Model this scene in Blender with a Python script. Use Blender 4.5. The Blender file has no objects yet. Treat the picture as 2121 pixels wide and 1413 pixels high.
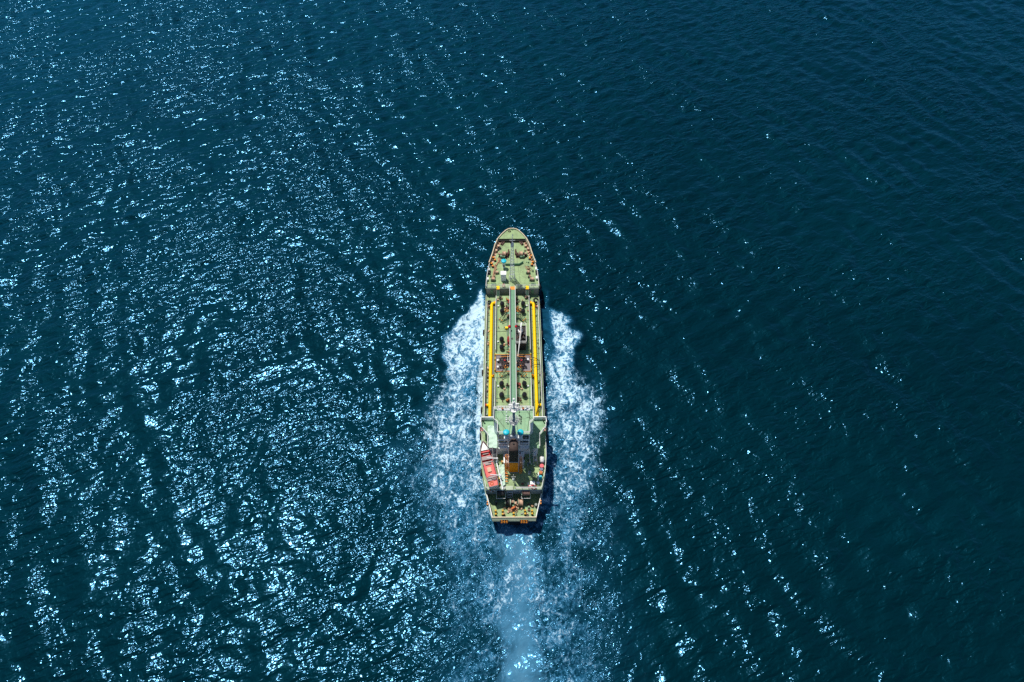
import bpy, bmesh, math, random
import numpy as np
from mathutils import Vector, Matrix

random.seed(11)
R = math.radians
scene = bpy.context.scene

# ------------------------------------------------------------------ camera
PITCH = R(52.8)
CAM_Z = 145.0
cam_d = bpy.data.cameras.new("camera")
cam_d.sensor_width = 36.0
cam_d.lens = 24.0
cam_d.clip_start = 1.0
cam_d.clip_end = 60000.0
cam = bpy.data.objects.new("camera", cam_d)
scene.collection.objects.link(cam)
cam.location = (0, 0, CAM_Z)
cam.rotation_euler = (R(90) - PITCH, 0, 0)
scene.camera = cam

# ------------------------------------------------------------------ light
SUN_AZ = R(-35)      # left of straight ahead (+Y)
SUN_EL = R(66)
sd = Vector((math.sin(SUN_AZ) * math.cos(SUN_EL), math.cos(SUN_AZ) * math.cos(SUN_EL), math.sin(SUN_EL)))
sun_d = bpy.data.lights.new("sun", 'SUN')
sun_d.energy = 4.6
sun_d.angle = R(0.53)
sun_d.color = (1.0, 0.955, 0.88)
sun = bpy.data.objects.new("sun", sun_d)
scene.collection.objects.link(sun)
sun.rotation_euler = sd.to_track_quat('Z', 'Y').to_euler()
sun.location = (0, 0, 200)

world = bpy.data.worlds.new("World")
scene.world = world
world.use_nodes = True
wn = world.node_tree.nodes
wl = world.node_tree.links
bg = wn["Background"]
sky = wn.new("ShaderNodeTexSky")
sky.sky_type = 'NISHITA'
sky.sun_disc = False
sky.sun_elevation = SUN_EL
sky.sun_rotation = SUN_AZ
sky.air_density = 1.0
sky.dust_density = 0.4
sky.ozone_density = 3.0
wl.new(sky.outputs[0], bg.inputs[0])
bg.inputs[1].default_value = 0.08

scene.view_settings.view_transform = 'Standard'
scene.view_settings.look = 'None'
scene.view_settings.exposure = 0.0
scene.view_settings.gamma = 1.0
scene.cycles.use_denoising = False
scene.cycles.max_bounces = 6
scene.cycles.diffuse_bounces = 3
scene.cycles.glossy_bounces = 3
scene.cycles.sample_clamp_indirect = 4.0
scene.cycles.caustics_reflective = False
scene.cycles.caustics_refractive = False

# point on the horizontal plane z under pixel (px, py) of the 2121x1413 photograph
FOC = 1414.0
def at(px, py, z=0.0):
    u = (px - 1060.5) / FOC
    v = (py - 706.5) / FOC
    t = (CAM_Z - z) / (math.sin(PITCH) + v * math.cos(PITCH))
    return (u * t, (math.cos(PITCH) - v * math.sin(PITCH)) * t)

# ------------------------------------------------------------------ node helpers
class NT:
    def __init__(self, name):
        self.m = bpy.data.materials.new(name)
        self.m.use_nodes = True
        self.t = self.m.node_tree
        self.n = self.t.nodes
        self.n.clear()
        self.out = self.n.new("ShaderNodeOutputMaterial")
    def node(self, typ, inp=None, **kw):
        nd = self.n.new(typ)
        for k, v in kw.items():
            setattr(nd, k, v)
        if inp:
            for k, v in inp.items():
                s = nd.inputs[k]
                if isinstance(v, bpy.types.NodeSocket):
                    self.t.links.new(v, s)
                else:
                    s.default_value = v
        return nd
    def link(self, a, b):
        self.t.links.new(a, b)
    def math(self, op, a, b=None, c=None, clamp=False):
        nd = self.n.new("ShaderNodeMath")
        nd.operation = op
        nd.use_clamp = clamp
        for i, v in enumerate((a, b, c)):
            if v is None:
                continue
            if isinstance(v, bpy.types.NodeSocket):
                self.t.links.new(v, nd.inputs[i])
            else:
                nd.inputs[i].default_value = v
        return nd.outputs[0]
    def ramp(self, v, a, b, lo=0.0, hi=1.0, smooth=True):
        nd = self.n.new("ShaderNodeMapRange")
        nd.interpolation_type = 'SMOOTHSTEP' if smooth else 'LINEAR'
        for i, x in enumerate((v, a, b, lo, hi)):
            if isinstance(x, bpy.types.NodeSocket):
                self.t.links.new(x, nd.inputs[i])
            else:
                nd.inputs[i].default_value = x
        return nd.outputs[0]
    def mixc(self, f, a, b):
        nd = self.n.new("ShaderNodeMix")
        nd.data_type = 'RGBA'
        for i, x in ((0, f), (6, a), (7, b)):
            if isinstance(x, bpy.types.NodeSocket):
                self.t.links.new(x, nd.inputs[i])
            else:
                nd.inputs[i].default_value = x
        return nd.outputs[2]
    def noise(self, vec, scale, detail=4, rough=0.55, dist=0.0, dim='3D', col=False):
        nd = self.node("ShaderNodeTexNoise", {'Vector': vec, 'Scale': scale, 'Detail': detail, 'Roughness': rough, 'Distortion': dist}, noise_dimensions=dim)
        return nd.outputs[1 if col else 0]

def tag(o, label=None, cat=None, group=None, kind=None):
    if label: o['label'] = label
    if cat: o['category'] = cat
    if group: o['group'] = group
    if kind: o['kind'] = kind
    return o
# ------------------------------------------------------------------ sea
def c4(r, g, b): return (r, g, b, 1.0)

def sea_heights():
    """random sea surface, 512 m periodic tile on a 1024 grid"""
    N = 1024; Lx = 512.0
    rng = np.random.default_rng(7)
    k1 = np.fft.fftfreq(N, d=Lx / N) * 2 * np.pi
    KX, KY = np.meshgrid(k1, k1, indexing='xy')
    K = np.sqrt(KX ** 2 + KY ** 2); K[0, 0] = 1
    TH = np.arctan2(KY, KX)
    def system(lam, width, ang, spread, slope):
        kp = 2 * np.pi / lam
        A = np.exp(-(np.log(K / kp)) ** 2 / (2 * width ** 2))
        c = np.abs(np.cos(TH - ang)) ** spread
        A = A * (c + 0.12) / K ** 1.0
        A[0, 0] = 0
        F = A * (rng.normal(size=A.shape) + 1j * rng.normal(size=A.shape))
        h = np.fft.ifft2(F).real
        gx = np.fft.ifft2(1j * KX * np.fft.fft2(h)).real
        gy = np.fft.ifft2(1j * KY * np.fft.fft2(h)).real
        s = math.sqrt((gx ** 2 + gy ** 2).mean())
        return h * slope / s
    h = system(24, 0.35, R(38), 4, 0.03)
    h += system(9.0, 0.40, R(27), 7, 0.088)
    h += system(6.0, 0.42, R(120), 4, 0.095)
    h += system(2.7, 0.35, R(75), 2, 0.062)
    return h

def poly_dist(px, py, poly):
    """signed distance (positive inside) to a polygon, numpy"""
    inside = np.zeros(px.shape, bool)
    d2 = np.full(px.shape, 1e12)
    n = len(poly)
    for i in range(n):
        x0, y0 = poly[i]; x1, y1 = poly[(i + 1) % n]
        dx, dy = x1 - x0, y1 - y0
        t = np.clip(((px - x0) * dx + (py - y0) * dy) / (dx * dx + dy * dy + 1e-9), 0, 1)
        d2 = np.minimum(d2, (px - x0 - t * dx) ** 2 + (py - y0 - t * dy) ** 2)
        if y0 != y1:
            c = ((y0 > py) != (y1 > py)) & (px < (x1 - x0) * (py - y0) / (y1 - y0) + x0)
            inside ^= c
    d = np.sqrt(d2)
    return np.where(inside, d, -d)

def sstep(x, a, b):
    t = np.clip((x - a) / (b - a), 0, 1)
    return t * t * (3 - 2 * t)

def vnoise(x, y, s, seed):
    rng = np.random.default_rng(seed)
    g = rng.random((256, 256))
    u = x / s; v = y / s
    i = np.floor(u).astype(int); j = np.floor(v).astype(int)
    fu = u - i; fv = v - j
    fu = fu * fu * (3 - 2 * fu); fv = fv * fv * (3 - 2 * fv)
    a = g[j % 256, i % 256]; b = g[j % 256, (i + 1) % 256]
    c = g[(j + 1) % 256, i % 256]; d = g[(j + 1) % 256, (i + 1) % 256]
    return (a * (1 - fu) + b * fu) * (1 - fv) + (c * (1 - fu) + d * fu) * fv - 0.5

W0 = lambda pts: [at(x, y, 0) for x, y in pts]
# foam outlines on the water
POLY_L1 = W0([(1008, 598), (985, 609), (972, 622), (962, 645), (945, 660), (930, 684), (908, 705), (898, 727), (915, 760), (922, 800), (915, 840), (1000, 860), (1012, 700)])
POLY_R1 = W0([(1118, 600), (1138, 620), (1152, 640), (1172, 652), (1188, 672), (1198, 695), (1202, 718), (1192, 745), (1196, 790), (1215, 830), (1130, 850), (1125, 700)])
POLY_L2 = W0([(1010, 740), (945, 755), (912, 800), (905, 830), (882, 880), (868, 930), (872, 1000), (885, 1060), (905, 1140), (930, 1230), (985, 1240), (1020, 1130), (1005, 900)])
POLY_R2 = W0([(1122, 740), (1178, 770), (1205, 775), (1240, 800), (1252, 830), (1246, 880), (1258, 930), (1250, 990), (1235, 1060), (1225, 1140), (1210, 1230), (1160, 1240), (1128, 1130), (1135, 900)])
POLY_WIDE = W0([(1010, 700), (930, 800), (880, 880), (820, 930), (835, 1010), (880, 1110), (880, 1230), (870, 1413), (850, 1700), (1340, 1700), (1300, 1413), (1290, 1250), (1270, 1100), (1262, 960), (1250, 860), (1210, 780), (1120, 700)])
POLY_PROP = W0([(1042, 1085), (1036, 1140), (1042, 1250), (1036, 1340), (1040, 1500), (1030, 1800), (1145, 1800), (1130, 1500), (1116, 1340), (1108, 1250), (1103, 1140), (1094, 1085)])

def build_sea():
    x0, x1, y0, y1, st = -400.0, 400.0, -60.0, 520.0, 0.5
    nx = int((x1 - x0) / st) + 1; ny = int((y1 - y0) / st) + 1
    xs = x0 + np.arange(nx) * st; ys = y0 + np.arange(ny) * st
    X, Y = np.meshgrid(xs, ys)
    h = sea_heights()
    ix = ((xs / 0.5).astype(int)) % 1024; iy = ((ys / 0.5).astype(int)) % 1024
    Z = h[np.ix_(iy, ix)].astype(float).copy()
    # edge fade
    ed = np.minimum(np.minimum(X - x0, x1 - X), np.minimum(Y - y0, y1 - Y))
    Z *= sstep(ed, 0, 30)
    # warped coordinates for ragged foam outlines
    wx = X + 3.4 * vnoise(X, Y, 7.0, 1) + 2.5 * vnoise(X, Y, 2.6, 2)
    wy = Y + 3.4 * vnoise(X, Y, 7.0, 3) + 2.5 * vnoise(X, Y, 2.6, 4)
    chop = np.zeros_like(Z); foam = np.zeros_like(Z); aer = np.zeros_like(Z); wash = np.zeros_like(Z)
    m = (np.abs(X) < 90) & (Y > -60) & (Y < 150)
    xm, ym, px, py = wx[m], wy[m], X[m], Y[m]
    dL1 = poly_dist(xm, ym, POLY_L1); dR1 = poly_dist(xm, ym, POLY_R1)
    dL2 = poly_dist(xm, ym, POLY_L2); dR2 = poly_dist(xm, ym, POLY_R2)
    dW = poly_dist(xm, ym, POLY_WIDE); dP = poly_dist(xm, ym, POLY_PROP)
    f = np.maximum(sstep(dL1, -0.6, 2.2) * (0.78 - 0.008 * np.clip(122 - py, 0, 30)), sstep(dR1, -0.6, 2.6) * 0.66)
    f = np.maximum(f, np.maximum(sstep(dL2, -5, 5.0) * 0.60, sstep(dR2, -4, 5.0) * 0.60) * (0.64 + 0.36 * sstep(py, 50, 95)))
    # fresh foam beside the hull, dark gap beside the bow on the starboard side
    hx = np.abs(px - 0.35)
    f = np.maximum(f, np.exp(-((hx - 8.2) / 1.5) ** 2) * sstep(py, 60, 85) * sstep(128 - py, 0, 10) * np.where(px < 0, 0.85, 0.35))
    gap = sstep(py, 101, 108) * np.where(px > 0, 1, 0) * sstep(10.6 + 0.05 * (126 - py) - hx, 0.0, 1.6)
    f = f * (1 - 0.85 * gap)
    low = 0.5 + vnoise(px, py, 11.0, 9) * 0.7 + vnoise(px, py, 4.0, 10) * 0.6
    f = np.maximum(f, sstep(dW, -7, 10) * (0.20 + 0.36 * low) * (0.76 + 0.28 * sstep(py, 10, 75)))
    p = sstep(dP, -1.6, 2.6)
    f = f * (1 - 0.5 * p) + p * (0.13 + 0.12 * np.exp(-((py - 53) / 9.0) ** 2))
    a = np.maximum(sstep(dL1, -0.5, 4), sstep(dR1, -0.5, 4)) * 0.7
    a = np.maximum(a, np.maximum(sstep(dL2, -1, 8), sstep(dR2, -1, 8)) * 0.40)
    a = np.maximum(a, sstep(dW, -8, 12) * (0.08 + 0.28 * low))
    a = np.maximum(a, p * (1.0 + 0.45 * (low - 0.5)))
    foam[m] = f; chop[m] = sstep(dW, -6, 6) * (1 - 0.75 * p); aer[m] = a; wash[m] = p
    # the bow wave's raised lip and a troughed wake
    lip = np.zeros_like(Z)
    lip[m] = 0.9 * np.exp(-((np.maximum(dL1, dR1) - 1.2) / 1.6) ** 2) + 0.25 * np.exp(-((dW - 2) / 2.5) ** 2)
    Z += lip
    Z *= 1 - 0.45 * wash
    Z += aer * 0.35 * (vnoise(X, Y, 1.7, 20) + 0.6 * vnoise(X, Y, 3.1, 21))
    # diverging wake ridges outside the foam
    dw = np.zeros_like(Z)
    m2 = (np.abs(X) < 140) & (Y > -60) & (Y < 125)
    ax_, ay = np.abs(X[m2] - 0.3), 124 - Y[m2]
    edge = 8.0 + 0.36 * ay - 0.0006 * ay ** 2
    q = ax_ - edge
    dw[m2] = 0.10 * np.exp(-(q / 9.0) ** 2) * np.cos(2 * np.pi * q / 6.5) * sstep(ay, 5, 25) * (1 - 0.5 * sstep(ay, 90, 180))
    Z += dw
    # keep the sea clear of the hull's inside
    # ---- fine grid + skirt to the horizon
    co = np.stack([X, Y, Z], -1).reshape(-1, 3)
    idx = np.arange(nx * ny).reshape(ny, nx)
    q = np.stack([idx[:-1, :-1], idx[:-1, 1:], idx[1:, 1:], idx[1:, :-1]], -1).reshape(-1, 4)
    far = 40000.0
    base = len(co)
    c_in = [(x0, y0), (x1, y0), (x1, y1), (x0, y1)]
    c_mid = [(-3000, -3000), (3000, -3000), (3000, 3500), (-3000, 3500)]
    c_far = [(-far, -far), (far, -far), (far, far), (-far, far)]
    ex = np.array([(x, y, 0) for x, y in c_mid + c_far], float)
    co = np.vstack([co, ex])
    ci = [idx[0, 0], idx[0, -1], idx[-1, -1], idx[-1, 0]]
    extra = []
    for i in range(4):
        j = (i + 1) % 4
        extra.append([ci[i], base + i, base + j, ci[j]])
        extra.append([base + i, base + 4 + i, base + 4 + j, base + j])
    q = np.vstack([q, np.array(extra)])
    # consistent winding (up)
    me = bpy.data.meshes.new("sea")
    me.vertices.add(len(co)); me.vertices.foreach_set("co", co.astype(np.float32).ravel())
    me.loops.add(q.size); me.loops.foreach_set("vertex_index", q.astype(np.int32).ravel())
    me.polygons.add(len(q)); me.polygons.foreach_set("loop_start", np.arange(0, q.size, 4, dtype=np.int32))
    me.polygons.foreach_set("loop_total", np.full(len(q), 4, dtype=np.int32))
    me.update(calc_edges=True)
    me.polygons.foreach_set("use_smooth", np.ones(len(q), bool))
    for nm, arr in (("foam", foam), ("aerated", aer), ("wash", wash), ("chop", chop)):
        at_ = me.attributes.new(nm, 'FLOAT', 'POINT')
        at_.data.foreach_set("value", np.concatenate([arr.ravel(), np.zeros(8)]).astype(np.float32))
    o = bpy.data.objects.new("sea", me)
    scene.collection.objects.link(o)
    tag(o, kind="structure")
    return o

def sea_material():
    s = NT("sea water")
    tc = s.node("ShaderNodeTexCoord").outputs['Object']
    foam = s.node("ShaderNodeAttribute", attribute_name="foam").outputs['Fac']
    chop = s.node("ShaderNodeAttribute", attribute_name="chop").outputs['Fac']
    aer = s.node("ShaderNodeAttribute", attribute_name="aerated").outputs['Fac']
    wash = s.node("ShaderNodeAttribute", attribute_name="wash").outputs['Fac']
    flat = s.node("ShaderNodeVectorMath", {0: tc, 1: (1, 1, 0)}, operation='MULTIPLY').outputs[0]
    # ---- ripples
    rot0 = s.node("ShaderNodeMapping", {'Vector': flat, 'Rotation': (0, 0, R(-24))}).outputs[0]
    rot = s.node("ShaderNodeMapping", {'Vector': rot0, 'Scale': (0.42, 1.0, 1.0)}).outputs[0]
    r1 = s.noise(rot, 0.85, 1.6, 0.45, 0.35, '2D')
    r2 = s.noise(rot0, 1.25, 1, 0.5, 0.2, '2D')
    gust = s.noise(rot0, 0.032, 5, 0.62, 0.5, '2D')
    gustf = s.ramp(gust, 0.36, 0.64, 0.5, 1.15)
    calm = s.math('SUBTRACT', 1.0, s.math('MULTIPLY', wash, 0.8))
    hgt = s.math('ADD', s.math('MULTIPLY', r1, 0.45), s.math('MULTIPLY', r2, 0.11))
    hgt = s.math('MULTIPLY', hgt, s.math('MULTIPLY', s.math('ADD', gustf, s.math('MULTIPLY', aer, 0.45)), calm))
    r3 = s.noise(flat, 0.75, 2, 0.5, 0.6, '2D')
    hgt = s.math('ADD', hgt, s.math('MULTIPLY', s.math('MULTIPLY', r3, chop), 0.36))
    # ---- foam pattern
    wv = s.noise(flat, 0.35, 3, 0.6, 0, '2D', col=True)
    wv = s.node("ShaderNodeVectorMath", {0: wv, 1: (0.5, 0.5, 0.5)}, operation='SUBTRACT').outputs[0]
    warp = s.node("ShaderNodeVectorMath", {0: wv, 1: (5.0, 5.0, 0), 2: flat}, operation='MULTIPLY_ADD').outputs[0]
    warp = s.node("ShaderNodeVectorMath", {0: warp, 1: (1.0, 0.6, 1)}, operation='MULTIPLY').outputs[0]
    fflow = s.node("ShaderNodeVectorMath", {0: flat, 1: (1.0, 0.62, 1)}, operation='MULTIPLY').outputs[0]
    v1 = s.node("ShaderNodeTexVoronoi", {'Vector': warp, 'Scale': 0.7}, feature='DISTANCE_TO_EDGE', voronoi_dimensions='2D').outputs[0]
    v2 = s.node("ShaderNodeTexVoronoi", {'Vector': warp, 'Scale': 1.8}, feature='DISTANCE_TO_EDGE', voronoi_dimensions='2D').outputs[0]
    n1 = s.noise(fflow, 0.48, 6, 0.74, 0.8, '2D')
    lace = s.math('ADD', s.ramp(v1, 0.0, 0.35, 0.55, 0.0), s.ramp(v2, 0.0, 0.32, 0.38, 0.0))
    pat = s.math('ADD', s.math('MULTIPLY', lace, 0.60), s.math('MULTIPLY', s.math('SUBTRACT', n1, 0.5), 1.7))
    lev = s.math('ADD', pat, s.math('SUBTRACT', s.math('MULTIPLY', foam, 1.5), 0.95))
    fm = s.ramp(lev, -0.08, 0.50)
    fm = s.math('MULTIPLY', fm, s.ramp(foam, 0.02, 0.15))
    # ---- colours
    big = s.noise(flat, 0.012, 2, 0.5, 0, '2D')
    deep = s.mixc(big, c4(0.0001, 0.0085, 0.0110), c4(0.0001, 0.0160, 0.0215))
    n2 = s.noise(flat, 0.22, 4, 0.6, 0.4, '2D')
    am = s.math('MULTIPLY', aer, s.ramp(n2, 0.25, 0.72, 0.35, 1.0), clamp=True)
    milky = s.mixc(am, deep, c4(0.018, 0.155, 0.30))
    milky = s.mixc(s.math('MULTIPLY', s.math('MULTIPLY', s.ramp(lev, -0.40, 0.12), 0.55), s.ramp(aer, 0.02, 0.3)), milky, c4(0.045, 0.21, 0.38))
    thick = s.mixc(s.ramp(lev, 0.02, 0.5), c4(0.19, 0.47, 0.70), c4(0.52, 0.72, 0.84))
    washc = s.mixc(s.math('MULTIPLY', wash, s.ramp(n2, 0.3, 0.72, 0.45, 1.0)), milky, c4(0.065, 0.190, 0.295))
    col = s.mixc(fm, washc, thick)
    # ---- shading
    fb = s.math('ADD', hgt, s.math('MULTIPLY', fm, 0.15))
    bump = s.node("ShaderNodeBump", {'Strength': 1.0, 'Distance': 1.0, 'Height': fb}).outputs[0]
    dif = s.node("ShaderNodeBsdfDiffuse", {'Color': col, 'Normal': bump}).outputs[0]
    fr = s.node("ShaderNodeFresnel", {'IOR': 1.333, 'Normal': bump}).outputs[0]
    frf = s.math('MULTIPLY', s.math('MINIMUM', fr, 0.22), s.math('SUBTRACT', 1.0, fm))
    g1 = s.node("ShaderNodeBsdfGlossy", {'Color': c4(0.20, 0.57, 1.0), 'Roughness': 0.135, 'Normal': bump}, distribution='GGX').outputs[0]
    g2 = s.node("ShaderNodeBsdfGlossy", {'Color': c4(0.0, 0.37, 0.64), 'Roughness': 0.48, 'Normal': bump}, distribution='GGX').outputs[0]
    m1 = s.node("ShaderNodeMixShader", {0: frf, 1: dif, 2: g1}).outputs[0]
    m2 = s.node("ShaderNodeMixShader", {0: s.math('MULTIPLY', frf, 0.46), 1: m1, 2: g2}).outputs[0]
    s.link(m2, s.out.inputs[0])
    return s.m

sea = build_sea()
sea.data.materials.append(sea_material())
# ------------------------------------------------------------------ ship helpers
YAW = 0.005
SX, SY = 0.25, 100.0
def L(px, py, z):
    x, y = at(px, py, z)
    return Vector((x - SX + YAW * (y - SY), y - SY, z))
ZO = {1: (980, 460), 2: (980, 600), 3: (980, 720), 4: (980, 820), 5: (980, 940)}
def Q(n, zx, zy, z):
    return L(ZO[n][0] + zx / 8.83, ZO[n][1] + zy / 8.83, z)

class MB:
    def __init__(self):
        self.v = []; self.f = []; self.s = []
    def add(self, vs, fs, smooth=False):
        b = len(self.v)
        self.v += [tuple(p) for p in vs]
        for f in fs:
            self.f.append(tuple(b + i for i in f)); self.s.append(smooth)
        return self
    def box(self, x0, x1, y0, y1, z0, z1):
        vs = [(x0, y0, z0), (x1, y0, z0), (x1, y1, z0), (x0, y1, z0), (x0, y0, z1), (x1, y0, z1), (x1, y1, z1), (x0, y1, z1)]
        return self.add(vs, [(0, 3, 2, 1), (4, 5, 6, 7), (0, 1, 5, 4), (1, 2, 6, 5), (2, 3, 7, 6), (3, 0, 4, 7)])
    def obox(self, c, sx, sy, z0, z1, rot=0.0, taper=1.0, bev=0.0):
        ca, sa = math.cos(rot), math.sin(rot)
        def ring(k, z):
            if bev > 0:
                b = bev
                pts = [(-sx/2*k+b, -sy/2*k), (sx/2*k-b, -sy/2*k), (sx/2*k, -sy/2*k+b), (sx/2*k, sy/2*k-b), (sx/2*k-b, sy/2*k), (-sx/2*k+b, sy/2*k), (-sx/2*k, sy/2*k-b), (-sx/2*k, -sy/2*k+b)]
            else:
                pts = [(-sx/2*k, -sy/2*k), (sx/2*k, -sy/2*k), (sx/2*k, sy/2*k), (-sx/2*k, sy/2*k)]
            return [(c[0] + ca * x - sa * y, c[1] + sa * x + ca * y, z) for x, y in pts]
        a, b_ = ring(1, z0), ring(taper, z1)
        n = len(a)
        return self.add(a + b_, [tuple(range(n - 1, -1, -1)), tuple(range(n, 2 * n))] + [(i, (i + 1) % n, n + (i + 1) % n, n + i) for i in range(n)])
    def cyl(self, p0, p1, r0, r1=None, n=10, caps=True, smooth=True):
        r1 = r0 if r1 is None else r1
        p0 = Vector(p0); p1 = Vector(p1)
        d = (p1 - p0)
        if d.length < 1e-6: return self
        d.normalize()
        a = d.orthogonal().normalized(); b = d.cross(a)
        vs = []
        for p, r in ((p0, r0), (p1, r1)):
            for i in range(n):
                t = 2 * math.pi * i / n
                vs.append(p + a * (r * math.cos(t)) + b * (r * math.sin(t)))
        self.add(vs, [(i, (i + 1) % n, n + (i + 1) % n, n + i) for i in range(n)], smooth and n > 5)
        if caps:
            self.add(vs[:n], [tuple(range(n - 1, -1, -1))]); self.add(vs[n:], [tuple(range(n))])
        return self
    def tube(self, path, r, n=6, closed=False):
        P_ = [Vector(p) for p in path]
        m = len(P_); vs = []
        up = Vector((0, 0, 1))
        for i, p in enumerate(P_):
            if closed: d = P_[(i + 1) % m] - P_[i - 1]
            else: d = P_[min(i + 1, m - 1)] - P_[max(i - 1, 0)]
            d.normalize()
            u = up if abs(d.z) < 0.9 else Vector((0, 1, 0))
            a = d.cross(u).normalized(); b = a.cross(d)
            for k in range(n):
                t = 2 * math.pi * k / n
                vs.append(p + a * (r * math.cos(t)) + b * (r * math.sin(t)))
        fs = []
        for i in range(m if closed else m - 1):
            j = (i + 1) % m
            for k in range(n):
                fs.append((i * n + k, i * n + (k + 1) % n, j * n + (k + 1) % n, j * n + k))
        if not closed:
            fs.append(tuple(range(n - 1, -1, -1))); fs.append(tuple(range((m - 1) * n, m * n)))
        return self.add(vs, fs, n > 4)
    def lathe(self, c, prof, n=20, sx=1.0, sy=1.0, axis=None):
        """profile [(r, h)...] turned about the z axis through c (or about axis)"""
        c = Vector(c)
        if axis is None: A = Vector((1, 0, 0)); B = Vector((0, 1, 0)); D = Vector((0, 0, 1))
        else:
            D = Vector(axis).normalized(); A = D.orthogonal().normalized(); B = D.cross(A)
        vs = []
        for r, h in prof:
            for i in range(n):
                t = 2 * math.pi * i / n
                vs.append(c + A * (r * sx * math.cos(t)) + B * (r * sy * math.sin(t)) + D * h)
        fs = []
        for j in range(len(prof) - 1):
            for i in range(n):
                fs.append((j * n + i, j * n + (i + 1) % n, (j + 1) * n + (i + 1) % n, (j + 1) * n + i))
        self.add(vs, fs, True)
        self.add(vs[:n], [tuple(range(n - 1, -1, -1))]); self.add(vs[-n:], [tuple(range(n))])
        return self
    def sph(self, c, rx, ry=None, rz=None, n=16, m=9):
        ry = rx if ry is None else ry; rz = rx if rz is None else rz
        prof = [(math.sin(math.pi * (j + 0.02) / (m + 0.04)), -math.cos(math.pi * (j + 0.02) / (m + 0.04))) for j in range(m + 1)]
        b = len(self.v)
        self.lathe((0, 0, 0), prof, n)
        for i in range(b, len(self.v)):
            x, y, z = self.v[i]
            self.v[i] = (c[0] + x * rx, c[1] + y * ry, c[2] + z * rz)
        return self
    def torus(self, c, R_, r, axis=(0, 0, 1), n=20, m=8, a0=0.0, a1=1.0):
        D = Vector(axis).normalized(); A = D.orthogonal().normalized(); B = D.cross(A)
        c = Vector(c)
        full = a1 - a0 >= 0.999
        pts = []
        k = n if full else n + 1
        for i in range(k):
            t = 2 * math.pi * (a0 + (a1 - a0) * i / n)
            pts.append((c + (A * math.cos(t) + B * math.sin(t)) * R_, A * math.cos(t) + B * math.sin(t)))
        vs = []
        for p, rd in pts:
            for j in range(m):
                s = 2 * math.pi * j / m
                vs.append(p + rd * (r * math.cos(s)) + D * (r * math.sin(s)))
        fs = []
        for i in range(n):
            j = (i + 1) % k
            for q in range(m):
                fs.append((i * m + q, i * m + (q + 1) % m, j * m + (q + 1) % m, j * m + q))
        return self.add(vs, fs, True)
    def prism(self, pts, z0, z1):
        n = len(pts)
        vs = [(p[0], p[1], z0) for p in pts] + [(p[0], p[1], z1) for p in pts]
        return self.add(vs, [tuple(range(n - 1, -1, -1)), tuple(range(n, 2 * n))] + [(i, (i + 1) % n, n + (i + 1) % n, n + i) for i in range(n)])
    def ribbon(self, pts, z0, z1, th, closed=False, lean=0.0):
        """upright wall of thickness th along a polyline; lean moves the top outward (to the left of travel)"""
        P_ = [Vector((p[0], p[1])) for p in pts]; m = len(P_)
        vs = []
        for i in range(m):
            if closed: d = P_[(i + 1) % m] - P_[i - 1]
            else: d = P_[min(i + 1, m - 1)] - P_[max(i - 1, 0)]
            d.normalize(); nr = Vector((-d.y, d.x))
            a = P_[i]; b = a - nr * th
            vs += [(a.x, a.y, z0), (b.x, b.y, z0), (b.x + nr.x * lean, b.y + nr.y * lean, z1), (a.x + nr.x * lean, a.y + nr.y * lean, z1)]
        fs = []
        for i in range(m if closed else m - 1):
            j = (i + 1) % m
            for k in range(4):
                fs.append((i * 4 + k, j * 4 + k, j * 4 + (k + 1) % 4, i * 4 + (k + 1) % 4))
        if not closed:
            fs.append((0, 1, 2, 3)); fs.append(((m - 1) * 4 + 3, (m - 1) * 4 + 2, (m - 1) * 4 + 1, (m - 1) * 4))
        return self.add(vs, fs)
    def rail(self, pts, h=1.0, bars=3, gap=1.5, r=0.045):
        """open guard rail standing on the polyline"""
        P_ = [Vector(p) for p in pts]
        for k in range(bars):
            z = h * (k + 1) / bars
            rr = r if k == bars - 1 else r * 0.6
            for a, b in zip(P_[:-1], P_[1:]):
                self.cyl(a + Vector((0, 0, z)), b + Vector((0, 0, z)), rr, n=5, smooth=False)
        for a, b in zip(P_[:-1], P_[1:]):
            n = max(1, round((b - a).length / gap))
            for i in range(n):
                p = a.lerp(b, i / n)
                self.cyl(p, p + Vector((0, 0, h)), r * 0.8, n=4, smooth=False)
        p = P_[-1]; self.cyl(p, p + Vector((0, 0, h)), r * 0.8, n=4, smooth=False)
        return self
    def build(self, name, mat, parent=None):
        me = bpy.data.meshes.new(name)
        me.from_pydata(self.v, [], self.f)
        me.polygons.foreach_set("use_smooth", self.s)
        me.update()
        bm = bmesh.new(); bm.from_mesh(me)
        bmesh.ops.recalc_face_normals(bm, faces=bm.faces)
        bm.to_mesh(me); bm.free()
        o = bpy.data.objects.new(name, me)
        scene.collection.objects.link(o)
        me.materials.append(mat)
        if parent is not None: o.parent = parent
        return o

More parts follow.
